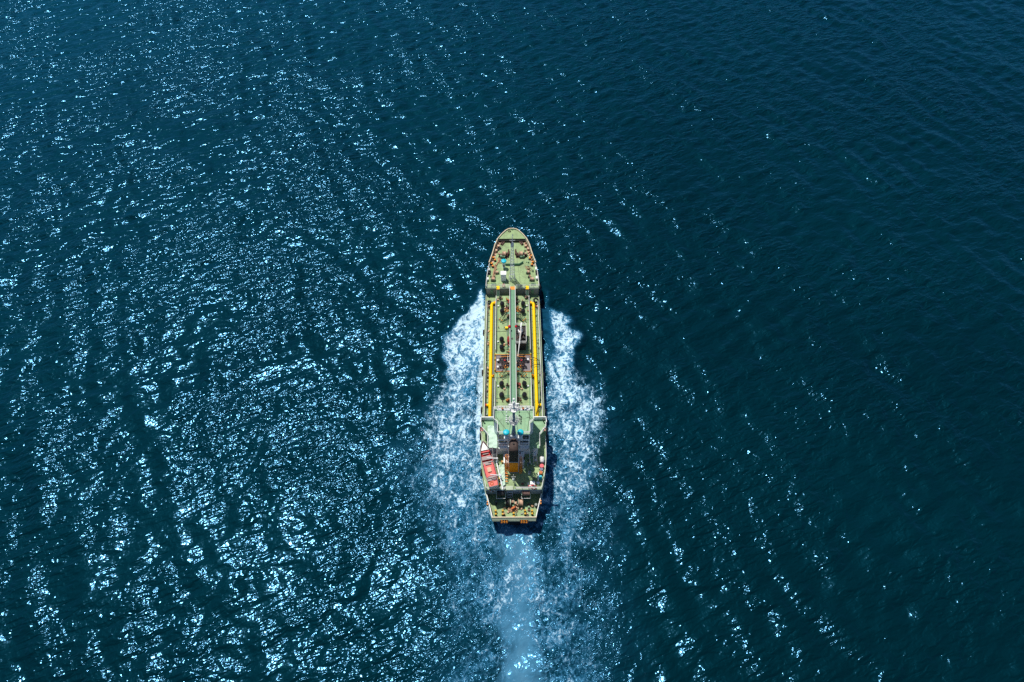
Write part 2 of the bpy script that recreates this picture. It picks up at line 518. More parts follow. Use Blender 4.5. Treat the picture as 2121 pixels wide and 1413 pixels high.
def paint(name, col, rough=0.5, var=0.12, rust=0.0, scale=1.0, metal=0.0, rustc=(0.20, 0.075, 0.03), streak=1.0, bump=0.0, spec=0.4, deck=False):
    s = NT(name)
    tc = s.node("ShaderNodeTexCoord").outputs['Object']
    v = s.node("ShaderNodeMapping", {'Vector': tc, 'Scale': (1, 1 / streak, 1)}).outputs[0]
    n = s.noise(v, 0.9 * scale, 5, 0.65)
    n2 = s.noise(v, 5.0 * scale, 3, 0.6)
    f = s.math('ADD', s.math('MULTIPLY', n, 0.65), s.math('MULTIPLY', n2, 0.35))
    k = s.ramp(f, 0.32, 0.68, 1 - var, 1 + var, False)
    c = s.node("ShaderNodeVectorMath", {0: col, 'Scale': k}, operation='SCALE').outputs[0]
    if rust > 0:
        rn = s.noise(v, 1.6 * scale, 6, 0.72, 0.5)
        m = s.ramp(rn, 0.72 - rust * 0.32, 0.82 - rust * 0.22)
        c = s.mixc(s.math('MULTIPLY', m, 0.85), c, (*rustc, 1))
    if deck:                      # plate seams, walked-on grime and paler touched-up patches
        br = s.node("ShaderNodeTexBrick", {'Vector': tc, 'Color1': (1, 1, 1, 1), 'Color2': (0.86, 0.88, 0.84, 1), 'Mortar': (0.52, 0.46, 0.36, 1), 'Scale': 1.0, 'Mortar Size': 0.035, 'Brick Width': 2.3, 'Row Height': 3.1}).outputs[0]
        c = s.node("ShaderNodeMix", {0: 0.75, 6: c, 7: br}, data_type='RGBA', blend_type='MULTIPLY').outputs[2]
        g = s.noise(tc, 0.55, 6, 0.7, 0.8)
        c = s.mixc(s.ramp(g, 0.50, 0.72, 0.0, 0.55), c, (0.085, 0.105, 0.060, 1))
        g2 = s.noise(s.node("ShaderNodeMapping", {'Vector': tc, 'Location': (7, 3, 0)}).outputs[0], 1.1, 5, 0.7, 0.5)
        c = s.mixc(s.ramp(g2, 0.58, 0.70, 0.0, 0.5), c, (0.34, 0.25, 0.12, 1))
    bs = s.node("ShaderNodeBsdfPrincipled", {'Base Color': c, 'Roughness': rough, 'Metallic': metal, 'Specular IOR Level': spec})
    if bump > 0:
        b = s.node("ShaderNodeBump", {'Strength': 0.6, 'Distance': bump, 'Height': n2}).outputs[0]
        s.link(b, bs.inputs['Normal'])
    s.link(bs.outputs[0], s.out.inputs[0])
    return s.m

M = {}
M['deck'] = paint("deck green paint", (0.275, 0.385, 0.175), 0.62, 0.26, 0.42, 0.9, rustc=(0.17, 0.13, 0.06), streak=2.0, deck=True)
M['deck2'] = paint("walkway green paint", (0.115, 0.275, 0.165), 0.6, 0.18, 0.25, 1.0)
M['roof'] = paint("roof green paint", (0.225, 0.40, 0.225), 0.6, 0.18, 0.28, 0.9, rustc=(0.16, 0.17, 0.08), deck=True)
M['side'] = paint("pale green side paint", (0.36, 0.43, 0.30), 0.55, 0.15, 0.30, 1.0)
M['hull'] = paint("black hull paint", (0.014, 0.016, 0.018), 0.5, 0.3, 0.12, 0.6)
M['shell'] = paint("grey bulkhead paint", (0.30, 0.28, 0.25), 0.6, 0.2, 0.35, 0.9)
M['white'] = paint("white paint", (0.74, 0.76, 0.74), 0.5, 0.06, 0.16, 1.2, rustc=(0.32, 0.20, 0.12))
M['rail'] = paint("white rail paint", (0.74, 0.74, 0.70), 0.5, 0.10, 0.22, 1.5, rustc=(0.36, 0.24, 0.14))
M['wall'] = paint("house white paint", (0.84, 0.88, 0.90), 0.5, 0.10, 0.14, 0.8, rustc=(0.25, 0.2, 0.15))
M['yellow'] = paint("yellow pipe paint", (0.93, 0.59, 0.0), 0.5, 0.10, 0.26, 1.4, rustc=(0.45, 0.22, 0.02), spec=0.2)
M['orange'] = paint("orange paint", (0.72, 0.25, 0.02), 0.5, 0.2, 0.25, 2.0)
M['orange_deep'] = paint("funnel orange paint", (1.0, 0.31, 0.0), 0.55, 0.10, 0.10, 1.0)
M['black'] = paint("black rubber cover", (0.016, 0.017, 0.021), 0.42, 0.3, 0.0, 3.0, bump=0.03)
M['soot'] = paint("sooty black paint", (0.018, 0.014, 0.013), 0.7, 0.4, 0.3, 1.5, rustc=(0.06, 0.038, 0.03))
M['sootcap'] = paint("sooty brown cap", (0.075, 0.05, 0.042), 0.8, 0.5, 0.4, 2.0, rustc=(0.03, 0.02, 0.018))
M['rubber'] = paint("tyre rubber", (0.016, 0.016, 0.017), 0.75, 0.3, 0.0, 3.0)
M['cyan'] = paint("cyan paint", (0.0, 0.45, 0.56), 0.45, 0.08, 0.04, 1.5)
M['red'] = paint("red paint", (0.60, 0.015, 0.025), 0.4, 0.1, 0.0, 2.0)
M['machine'] = paint("brown machinery paint", (0.12, 0.055, 0.04), 0.6, 0.4, 0.5, 3.0)
M['darkm'] = paint("dark machinery paint", (0.028, 0.028, 0.028), 0.55, 0.5, 0.35, 3.0, rustc=(0.15, 0.05, 0.025))
M['cream'] = paint("weathered cream paint", (0.62, 0.52, 0.36), 0.6, 0.2, 0.45, 1.8, rustc=(0.34, 0.16, 0.07))
M['caps'] = paint("worn yellow paint", (0.66, 0.38, 0.04), 0.6, 0.25, 0.3, 4.0)
M['gpipe'] = paint("grey pipe paint", (0.20, 0.23, 0.22), 0.5, 0.2, 0.25, 2.0)
M['tray'] = paint("grey drip tray paint", (0.17, 0.15, 0.16), 0.6, 0.2, 0.25, 1.5)
M['greenm'] = paint("green machinery paint", (0.16, 0.30, 0.18), 0.5, 0.3, 0.4, 2.5)
M['drum'] = paint("peach primer", (0.58, 0.37, 0.25), 0.6, 0.15, 0.2, 2.0)
M['rope'] = paint("tan mooring rope", (0.47, 0.27, 0.16), 0.9, 0.3, 0.0, 6.0, bump=0.05)
M['ropeo'] = paint("orange rope", (0.60, 0.17, 0.06), 0.9, 0.3, 0.0, 6.0, bump=0.05)
M['ropeb'] = paint("brown rope", (0.20, 0.12, 0.10), 0.9, 0.4, 0.0, 6.0, bump=0.05)
M['boatred'] = paint("lifeboat red", (0.62, 0.055, 0.055), 0.5, 0.15, 0.0, 1.5)
M['boatpink'] = paint("faded red cover", (0.66, 0.17, 0.14), 0.7, 0.2, 0.0, 2.0)
M['seat'] = paint("grey thwart", (0.34, 0.28, 0.27), 0.7, 0.2, 0.2, 2.0)
M['glass'] = paint("dark window glass", (0.01, 0.03, 0.045), 0.12, 0.1, 0.0, 1.0, spec=0.7)
M['tarp'] = paint("pale green tarpaulin", (0.46, 0.62, 0.50), 0.75, 0.12, 0.0, 1.2)
M['bluegrey'] = paint("blue grey mast paint", (0.17, 0.27, 0.34), 0.5, 0.12, 0.1, 1.2)
M['brown'] = paint("brown drum paint", (0.48, 0.12, 0.01), 0.5, 0.15, 0.2, 2.0)
M['navy'] = paint("blue grey drum paint", (0.12, 0.15, 0.22), 0.5, 0.15, 0.1, 2.0)
M['pink'] = paint("faded red drum paint", (0.70, 0.10, 0.12), 0.5, 0.15, 0.0, 2.0)

def empty(name, loc, parent=None, rz=0.0):
    o = bpy.data.objects.new(name, None)
    o.empty_display_size = 0.5
    scene.collection.objects.link(o)
    o.location = loc; o.rotation_euler = (0, 0, rz)
    if parent is not None: o.parent = parent
    return o

def place_top(o):
    """move a mesh built in ship coordinates to its own base point in the world"""
    me = o.data
    n = len(me.vertices)
    co = np.zeros(n * 3, np.float32); me.vertices.foreach_get("co", co); co = co.reshape(-1, 3)
    c = (co.min(0) + co.max(0)) / 2; c[2] = co[:, 2].min()
    co -= c
    me.vertices.foreach_set("co", co.ravel()); me.update()
    ca, sa = math.cos(YAW), math.sin(YAW)
    o.location = (SX + ca * c[0] - sa * c[1], SY + sa * c[0] + ca * c[1], c[2])
    o.rotation_euler = (0, 0, YAW)
    return Vector([float(t) for t in c])

def thing_mesh(mb, name, mat, label, cat, group=None, parts=()):
    """a thing of its own; parts = [(mb, name, mat)] share its frame"""
    o = mb.build(name, mat)
    c = place_top(o)
    for pm, pn, pmat in parts:
        pm.v = [(v[0] - c.x, v[1] - c.y, v[2] - c.z) for v in pm.v]
        pm.build(pn, pmat, o)
    tag(o, label, cat, group)
    return o
# ------------------------------------------------------------------ the tanker
ship = empty("tanker_ship", (SX, SY, 0), None, YAW)
tag(ship, "green decked coastal tanker steaming ahead with yellow cargo pipes along its deck", "ship")

OUT = [(-41.1, 4.8), (-39, 5.3), (-35.5, 6.2), (-31.7, 7.0), (-28, 7.4), (-20, 7.45), (10, 7.42), (23, 7.32), (26.3, 7.2), (29, 7.0), (31.5, 6.6), (34, 5.95), (36, 5.5), (38.6, 5.0), (41, 4.22), (42.9, 3.1), (44.3, 2.0), (44.95, 1.25), (45.15, 0.6), (45.2, 0.0)]
OY = np.array([p[0] for p in OUT]); OW = np.array([p[1] for p in OUT])
def outline(z, ya=-41.1, yb=45.2, inset=0.0, step=1.0):
    """half outline from stern to bow, list of (y, w)"""
    ys = sorted(set([ya, yb] + [float(y) for y in OY if ya < y < yb] + [float(y) for y in np.arange(math.ceil(ya), yb, step)]))
    k = min(max((7.6 - z) / 7.6, 0), 1.35)
    r = []
    for y in ys:
        w = float(np.interp(y, OY, OW))
        yy = y
        if y > 18:
            t = (y - 18) / 27.2
            yy = 18 + (y - 18) * (1 - 0.16 * k)
            w *= 1 - 0.42 * k * t ** 1.5
        if y < -30 and z < 3:
            t = (-30 - y) / 11.5; q = (3 - z) / 3
            w *= 1 - 0.30 * min(q, 1.3) * t ** 1.2
        r.append((yy, max(w - inset, 0.0)))
    return r
def ring(z, ya=-41.1, yb=45.2, inset=0.0):
    o = outline(z, ya, yb, inset)
    if inset and yb > 45: o[-1] = (o[-1][0] - inset * 1.3, 0.0)
    port = [(-w, y) for y, w in o]; star = [(w, y) for y, w in reversed(o[:-1])] if o[-1][1] == 0 else [(w, y) for y, w in reversed(o)]
    return port + star          # stern port -> bow -> stern starboard
def deck_poly(z, ya, yb, inset=0.02): return list(reversed(ring(z, ya, yb, inset)))

# ---- hull shell
hb = MB()
levels = [-3.0, -1.0, 0.0, 1.0, 2.0, 3.0, 4.0]
rows = []
for z in levels:
    rg = ring(z)
    nst = 8; w = rg[0][0]
    tr = []
    dent = 2.4 * max(0, (3 - z) / 3) if z < 3 else 0
    tr = [(-w + 2 * w * i / nst * 1.0, rg[0][1]) for i in range(1, nst)]
    tr = [(rg[-1][0] * (1 - 2 * i / nst), rg[0][1] + (dent * 0.9 * (abs(1 - 2 * i / nst)) ** 2.2)) for i in range(1, nst)]
    r0 = [(x, y + dent * 0.9 * max(0, 1 - (y + 41.1) / 3)) if y < -38.5 else (x, y) for x, y in rg]
    rows.append([(x, y, z) for x, y in r0 + tr])
n = len(rows[0])
hv = [p for r_ in rows for p in r_]
hf = []
for j in range(len(rows) - 1):
    for i in range(n):
        hf.append((j * n + i, j * n + (i + 1) % n, (j + 1) * n + (i + 1) % n, (j + 1) * n + i))
hf.append(tuple(range(n - 1, -1, -1)))
hb.add(hv, hf, False)
hull = hb.build("hull", M['hull'], ship)
# rubbing strake / pale sheer strake along the sides and transom
st_ = MB(); rg = ring(4.0); st_.ribbon(rg, 3.05, 4.02, 0.14, closed=True); 
for k in range(1): pass
o_ = MB(); o_.ribbon([(x * 1.012, y + (0.09 if y > 0 else -0.09)) for x, y in rg], 3.6, 3.78, 0.2, closed=True)
so = o_.build("rubbing_strake", M['side'], hull)

# ---- main deck, trunk deck
MB().prism(deck_poly(4.0, -34.8, 27, 0.08), 3.95, 4.04).build("main_deck", M['deck'], ship)
fish = MB()
for s_ in (-1, 1):
    pts = [(s_ * (w - 0.02), y) for y, w in outline(4.0, -18, 23)]
    if s_ > 0: pts = pts[::-1]
    fish.ribbon(pts, 4.0, 4.34, 0.10)
fish.build("gunwale", M['side'], ship)
TW = 4.55
tk = MB(); tk.prism([(-TW, -19), (TW, -19), (TW, 21.6), (-TW, 21.6)], 4.0, 5.05)
trunk = tk.build("trunk_deck", M['deck'], ship)
# hatched plate edge stiffeners on the trunk sides

# ---- forecastle
fs = MB()
zt = 7.6
def shell(z0, z1, ya, yb, th, name, mat, parent, levels=3):
    m = MB(); rr = []
    for k in range(levels + 1):
        z = z0 + (z1 - z0) * k / levels
        rr.append([(x, y, z) for x, y in ring(z, ya, yb)])
    ri = [(x, y, z1) for x, y in ring(z1, ya, yb, th)]
    rj = [(x, y, z0) for x, y in ring(z0, ya, yb, th)]
    rr += [ri, rj]
    nn = len(rr[0]); vs = [p for q in rr for p in q]; f_ = []
    for j in range(len(rr) - 1):
        for i in range(nn - 1):
            f_.append((j * nn + i, j * nn + i + 1, (j + 1) * nn + i + 1, (j + 1) * nn + i))
    m.add(vs, f_)
    return m.build(name, mat, parent)
shell(4.0, 6.75, 23.0, 45.2, 0.15, "forecastle_plating", M['side'], ship)
bw = shell(6.75, 7.65, 31.6, 45.2, 0.14, "bulwark", M['side'], ship, 2)
cap = MB(); cap.ribbon(ring(7.65, 31.6, 45.2), 7.65, 7.74, 0.22); cap.build("cap_rail", M['cream'], bw)
fd = MB(); fd.prism(deck_poly(6.6, 23.0, 45.2, 0.10), 6.5, 6.62)
fdeck = fd.build("forecastle_deck", M['deck'], ship)
fb = MB(); fb.box(-7.12, 7.12, 22.86, 23.0, 4.0, 6.62); fb.build("forecastle_bulkhead", M['shell'], ship)
fe = MB(); fe.box(-7.18, 7.18, 22.80, 23.25, 6.62, 6.70); fe.build("deck_edge", M['side'], fdeck)
# doors and fittings in the dark bulkhead recess
for x in (-5.6, 5.4):
    d = MB().obox((x, 22.83), 0.8, 0.06, 4.3, 6.1, bev=0.0).build("door", M['greenm'], ship)
    MB().cyl((x + 0.25, 22.77, 5.2), (x + 0.25, 22.70, 5.2), 0.05).build("handle", M['rail'], d)
# platform in the eyes of the ship
tip = [(x, y) for x, y in ring(7.4, 41.2, 45.2, 0.14)]
MB().prism(list(reversed(tip)), 7.30, 7.42).build("bow_platform", M['deck'], ship)
MB().box(-3.9, 3.9, 40.5, 40.62, 6.62, 7.36).build("platform_face", M['darkm'], ship)
f1 = MB(); f1.torus(Q(1, 665, 165, 7.6), 0.28, 0.12, (0, 1, 0.5)); f1.build("bow_fairlead", M['machine'], ship)
f2 = MB(); f2.torus(Q(1, 715, 135, 7.6), 0.22, 0.09, (0, 1, 0)); f2.build("bow_fairlead", M['greenm'], ship)
for zx in (600, 830):
    p = Q(1, zx, 240, 6.6)
    MB().obox((p.x, p.y - 0.4), 0.9, 0.35, 6.6, 7.1, bev=0.08).build("chain_cover", M['orange'], ship)
# bulwark stays (triangular plates)
for s_ in (-1, 1):
    oo = outline(6.75, 31.6, 45.2)
    for y in (32.4, 33.4, 34.4, 35.4, 36.3, 37.2, 38.1, 39.0, 39.9):
        w = np.interp(y, [a for a, b in oo], [b for a, b in oo]) - 0.12
        m = MB(); x0 = s_ * w; x1 = s_ * (w - 0.75)
        vs = [(x0, y - 0.05, 6.62), (x1, y - 0.05 - 0.25, 6.62), (x0, y - 0.05, 7.6), (x0, y + 0.05, 6.62), (x1, y + 0.05 - 0.25, 6.62), (x0, y + 0.05, 7.6)]
        m.add(vs, [(0, 1, 2), (3, 5, 4), (0, 3, 4, 1), (1, 4, 5, 2), (2, 5, 3, 0)])
        m.build("bulwark_stay", M['drum'], ship)
    # brown painted inner waterway
    m = MB(); pts = [(s_ * (b - 0.16), a) for a, b in oo if a < 41]
    if s_ > 0: pts = pts[::-1]
    m.ribbon(pts, 6.62, 6.66, 0.7); m.build("waterway", M['drum'], ship)

# chain stoppers
for zx, rot in ((545, -0.5), (875, 0.5)):
    p = Q(1, zx, 372, 6.9)
    b = MB().obox((p.x, p.y), 0.75, 1.9, 6.62, 7.0, rot, bev=0.1).build("chain_stopper", M['machine'], ship)
    m = MB()
    ca, sa = math.cos(rot), math.sin(rot)
    for k in range(6):
        t = -0.8 + k * 0.32
        m.torus((p.x - sa * t, p.y + ca * t, 7.08), 0.16, 0.05, (ca * (k % 2), sa * (k % 2), 1 - (k % 2) * 0.6), n=10, m=6)
    m.build("anchor_chain", M['darkm'], b)
# roller fairleads at the bulwark
for zx, zy in ((462, 450), (962, 445), (520, 300), (905, 300), (425, 530), (1005, 500)):
    p = Q(1, zx, zy, 6.9)
    b = MB().obox((p.x, p.y), 0.7, 0.7, 6.62, 6.9, 0.5 if p.x < 0 else -0.5, bev=0.1)
    q = b.build("roller_fairlead", M['machine'], ship)
    MB().lathe((p.x, p.y, 6.9), [(0.3, 0), (0.22, 0.1), (0.22, 0.35), (0.32, 0.45)], 14).build("roller", M['drum'], q)

def windlass(px, s_):
    p = Q(1, px, 600, 7.1)
    root = empty("windlass", (p.x, p.y, 6.62), ship)
    m = MB(); m.obox((0, 0), 2.7, 1.5, 0, 0.18, bev=0.1)
    for x in (-1.2, -0.35, 0.4, 1.15): m.obox((x, 0), 0.16, 1.1, 0.18, 1.15, taper=0.8)
    m.build("bed_frame", M['machine'], root)
    m = MB(); m.lathe((0.1, 0, 0.95), [(0.85, -0.46), (0.85, -0.38), (0.58, -0.36), (0.6, 0.34), (0.85, 0.38), (0.85, 0.46)], 20, axis=(1, 0, 0)); m.build("rope_drum", M['drum'], root)
    m = MB(); m.lathe((-0.85 * s_, 0, 0.95), [(0.45, -0.25), (0.3, -0.1), (0.3, 0.1), (0.45, 0.25)], 16, axis=(1, 0, 0)); m.build("gypsy_wheel", M['machine'], root)
    m = MB(); m.lathe((1.35 * s_, 0, 0.95), [(0.38, -0.3), (0.24, -0.1), (0.24, 0.15), (0.36, 0.3)], 16, axis=(1, 0, 0)); m.build("warping_head", M['drum'], root)
    m = MB(); m.cyl((-0.3 * s_, -0.75, 0.5), (0.5 * s_, -0.75, 0.5), 0.28); m.obox((0.8 * s_, -0.6), 0.5, 0.5, 0.1, 0.8, bev=0.08); m.build("drive_motor", M['greenm'], root)
    return root
windlass(560, -1); windlass(868, 1)
for zx in (650, 778):
    p = Q(1, zx, 540, 7.2)
    m = MB(); m.obox((p.x, p.y), 0.45, 1.9, 6.62, 7.25, bev=0.1, taper=0.85)
    for k in range(5): m.torus((p.x, p.y - 0.7 + k * 0.35, 7.3), 0.15, 0.05, (k % 2, 0, 1), n=10, m=6)
    m.build("chain_pipe", M['machine'], ship)

# breakwater
m = MB()
pts = [Q(1, 585, 790, 6.6), Q(1, 840, 790, 6.6), Q(1, 915, 745, 6.6)]
m.ribbon([(q.x, q.y) for q in pts], 6.62, 7.35, 0.1); m.build("breakwater", M['deck2'], ship)

def mushroom(cap, zbase, r, name, hood=0.5, post=0.45, parent=None):
    """cyan mushroom ventilator; cap is the centre of the hood's top"""
    root = empty(name, (cap.x, cap.y, zbase), parent or ship)
    h = cap.z - zbase
    MB().lathe((0, 0, 0), [(post * 1.15, 0), (post, 0.12), (post, h - hood * 0.8)], 18).build("post", M['wall'], root)
    MB().lathe((0, 0, h), [(r * 0.96, -hood), (r, -hood * 0.92), (r, -hood * 0.35), (r * 0.9, -hood * 0.14), (r * 0.55, -0.02), (0.05, 0.02)], 24).build("hood", M['cyan'], root)
    return root
c_ = Q(1, 560, 702, 9.3)
v_ = mushroom(c_, 6.62, 0.74, "ventilator", 0.42, 0.34)
MB().obox((0, -0.36), 0.4, 0.08, 0.5, 1.3, bev=0.05).build("opening", M['machine'], v_)
# deck locker
p = Q(1, 555, 1085, 6.62); p2 = Q(1, 555, 895, 9.2)
root = empty("deck_locker", (p.x, (p.y + p2.y) / 2, 6.62), ship)
MB().obox((0, 0), 1.42, 1.25, 0, 2.5, bev=0.05).build("wall", M['wall'], root)
MB().obox((0, 0), 1.55, 1.38, 2.5, 2.62, bev=0.06).build("roof", M['white'], root)
MB().obox((0.1, -0.65), 0.75, 0.05, 0.1, 2.0).build("door", M['wall'], root)
# small gear boxes and bitts
for zx, zy in ((285, 860), (265, 1030), (1152, 850), (1162, 1015)):
    p = Q(1, zx, zy, 7.3); q = MB().obox((p.x, p.y), 0.42, 0.75, 6.62, 7.3, bev=0.04).build("vent_box", M['white'], ship)
    MB().obox((p.x, p.y), 0.5, 0.83, 7.3, 7.36, bev=0.04).build("lid", M['white'], q)
def bitts(p, rot, body='machine', top='yellow', r=0.22, gap=0.9, h=0.75):
    root = empty("mooring_bitts", (p.x, p.y, p.z), ship, None and 0 or rot)
    MB().obox((0, 0), gap + 0.8, 0.75, 0, 0.1, bev=0.08).build("base_plate", M[body], root)
    for k in (-0.5, 0.5):
        b = MB().cyl((k * gap, 0, 0.1), (k * gap, 0, h), r, n=14).build("post", M[body], root)
        MB().lathe((k * gap, 0, h - 0.1), [(r * 1.25, 0), (r * 1.3, 0.08), (r * 1.1, 0.16), (0.02, 0.18)], 14).build("cap", M[top], b)
for zx, zy, rt in ((385, 690, -1.1), (350, 800, -1.25), (1052, 660, 1.1), (1083, 775, 1.25)):
    bitts(Q(1, zx, zy, 6.62), rt, 'darkm', 'orange', 0.24, 1.0, 0.6)
for zx, zy, rt in ((300, 930, 1.5), (1165, 935, -1.5), (470, 500, 0.7), (950, 600, -0.7)):
    bitts(Q(1, zx, zy, 6.62), rt, 'darkm', 'darkm', 0.2, 0.8, 0.55)
def winch(n_, zx, zy, z, ln, r, rot, mat='drum', frame='greenm', name="mooring_winch"):
    p = Q(n_, zx, zy, z + r)
    root = empty(name, (p.x, p.y, z), ship, rot)
    m = MB(); m.obox((0, 0), ln + 0.5, r * 1.8, 0, 0.12, bev=0.06)
    for x in (-ln / 2 - 0.15, ln / 2 + 0.15): m.obox((x, 0), 0.12, r * 1.5, 0.12, r * 1.3, taper=0.7)
    m.build("frame", M[frame], root)
    m = MB(); m.lathe((0, 0, r * 1.15), [(r, -ln / 2), (r, -ln / 2 + 0.06), (r * 0.78, -ln / 2 + 0.08), (r * 0.82, 0), (r * 0.78, ln / 2 - 0.08), (r, ln / 2 - 0.06), (r, ln / 2)], 20, axis=(1, 0, 0))
    m.build("drum", M[mat], root)
    return root
winch(1, 435, 920, 6.62, 0.75, 0.42, 0.1); winch(1, 1005, 915, 6.62, 0.75, 0.48, 0.0)
winch(1, 365, 1045, 6.62, 0.95, 0.50, 0.0); winch(1, 1075, 1045, 6.62, 0.95, 0.50, 0.0)
# green deck seats under the reels
for zx in (375, 1100):
    p = Q(1, zx, 1130, 7.0)
    m = MB()
    for k in range(3): m.obox((p.x, p.y + 0.3 * k - 0.3), 1.35, 0.12, 6.9, 7.0)
    for a in (-0.6, 0.6): m.obox((p.x + a, p.y), 0.08, 0.9, 6.62, 6.9)
    m.build("slatted_step", M['greenm'], ship)
# forecastle rails
def ring_part(z, ya, yb, side, inset=0.12):
    return [(side * (w - inset), y, z) for y, w in outline(z, ya, yb) if w > inset]
for s_ in (-1, 1):
    MB().rail(ring_part(6.62, 23.1, 31.6, s_), 1.0, 3, 1.6, 0.07).build("guard_rail", M['rail'], ship)
LX = (Q(1, 455, 1165, 6.7).x, Q(1, 988, 1165, 6.7).x)
segs = [(-7.0, LX[0] - 0.45), (LX[0] + 0.45, -0.85), (0.95, LX[1] - 0.45), (LX[1] + 0.45, 7.0)]
for a, b in segs:
    MB().rail([(a, 23.25, 6.66), (b, 23.25, 6.66)], 1.0, 3, 1.3, 0.06).build("guard_rail", M['rail'], ship)
# yellow ladders down to the trunk deck
for x in LX:
    root = empty("boarding_ladder", (x, 22.9, 5.05), ship)
    MB().box(-0.42, 0.42, 0.0, 0.75, 1.66, 1.74).box(-0.42, 0.42, -0.34, 0.0, 1.55, 1.66).build("landing", M['yellow'], root)
    MB().box(-0.45, 0.45, -0.42, -0.34, 1.3, 1.72).build("toe_board", M['orange'], root)
    m = MB()
    for s_ in (-0.36, 0.36): m.cyl((s_, -0.35, 1.6), (s_, -1.35, 0.0), 0.045, n=5, smooth=False)
    m.build("stringers", M['rail'], root)
    m = MB()
    for k in range(6):
        t = (k + 0.5) / 6; m.obox((0, -0.35 - t), 0.68, 0.2, 1.6 * (1 - t) - 0.02, 1.6 * (1 - t) + 0.02)
    m.build("treads", M['deck2'], root)

# ---- foremast: lattice tower with a white lamp head
p = Q(1, 715, 1040, 6.62)
fm_ = empty("foremast", (p.x, p.y, 6.62), ship)
m = MB(); H_ = 12.4
def corner(k, z):
    w = 0.62 - 0.34 * z / H_
    return Vector(((-w, -w), (w, -w), (w, w), (-w, w))[k] + (z,))
for k in range(4):
    m.cyl(corner(k, 0), corner(k, H_), 0.075, 0.06, n=6)
nb = 11
for i in range(nb):
    za, zb = H_ * i / nb, H_ * (i + 1) / nb
    for k in range(4):
        m.cyl(corner(k, zb), corner((k + 1) % 4, zb), 0.04, n=5, smooth=False)
        m.cyl(corner(k, za), corner((k + 1) % 4, zb), 0.04, n=5, smooth=False)
m.build("lattice_tower", M['wall'], fm_)
m = MB()
for a in ((-1.1, -0.9), (1.1, -0.9), (0, 1.2)): m.cyl((a[0], a[1], 0), (a[0] * 0.4, a[1] * 0.4, 2.6), 0.07, n=6)
m.torus((0, 0, 1.1), 0.85, 0.05, n=16, m=5); m.build("tripod_stay", M['rail'], fm_)
m = MB(); m.lathe((0, 0, H_), [(0.42, 0), (0.42, 1.1), (0.2, 1.5), (0.12, 1.6)], 12); m.build("lamp_housing", M['white'], fm_)
m = MB(); m.cyl((0, 0, H_ + 1.5), (0, 0, 16.4), 0.09, 0.06, n=6); m.cyl((-0.7, 0, 14.6), (0.7, 0, 14.6), 0.05, n=5); m.cyl((0, -0.2, 15.6), (0, 0.35, 15.6), 0.05, n=5)
m.build("topmast", M['wall'], fm_)
m = MB(); m.sph((-0.35, 0, 13.9), 0.28, 0.28, 0.4, 10, 6); m.build("signal_lamp", M['darkm'], fm_)
m = MB(); m.sph((0.12, 0, 16.5), 0.14, 0.14, 0.18, 10, 6); m.build("mast_light", M['bluegrey'], fm_)
fdm = MB(); fdm.torus(Q(1, 878, 1160, 6.75), 0.28, 0.07, n=16); fdm.build("manhole", M['machine'], ship)

# ---- centre catwalk
CX = (Q(2, 672, 180, 6.8).x + Q(2, 770, 180, 6.8).x) / 2
cw = empty("catwalk", (CX, 2.0, 6.75), ship)
y0_, y1_ = -22.3, 20.9
MB().box(-0.70, 0.70, y0_, y1_, -0.06, 0.0).build("walkway_plate", M['deck2'], cw)
m = MB(); m.box(0.05, 0.20, y0_, y1_ - 1, 0.0, 0.08); m.box(0.28, 0.36, y0_, y1_ - 1, 0.0, 0.06); m.build("conduit", M['greenm'], cw)
for s_ in (-1, 1):
    MB().rail([(s_ * 0.72, y0_, 0), (s_ * 0.72, y1_, 0)], 1.0, 2, 1.8, 0.085).build("guard_rail", M['rail'], cw)
for i in range(10):
    m = MB(); y = -19 + i * 4.3
    for s_ in (-1, 1): m.cyl((s_ * 0.6, y, -1.7), (s_ * 0.6, y, -0.06), 0.07, n=6)
    m.box(-0.7, 0.7, y - 0.06, y + 0.06, -0.2, -0.06)
    m.build("support_frame", M['greenm'], cw)
p = Q(2, 722, 895, 6.8); MB().cyl((p.x - CX, p.y - 2.0, 0.0), (p.x - CX, p.y - 2.0, 0.06), 0.32, n=16).build("round_plate", M['darkm'], cw)
MB().box(-0.8, 0.8, y1_ - 0.6, y1_ + 0.5, 0.0, 0.05).build("step_plate", M['orange'], cw)

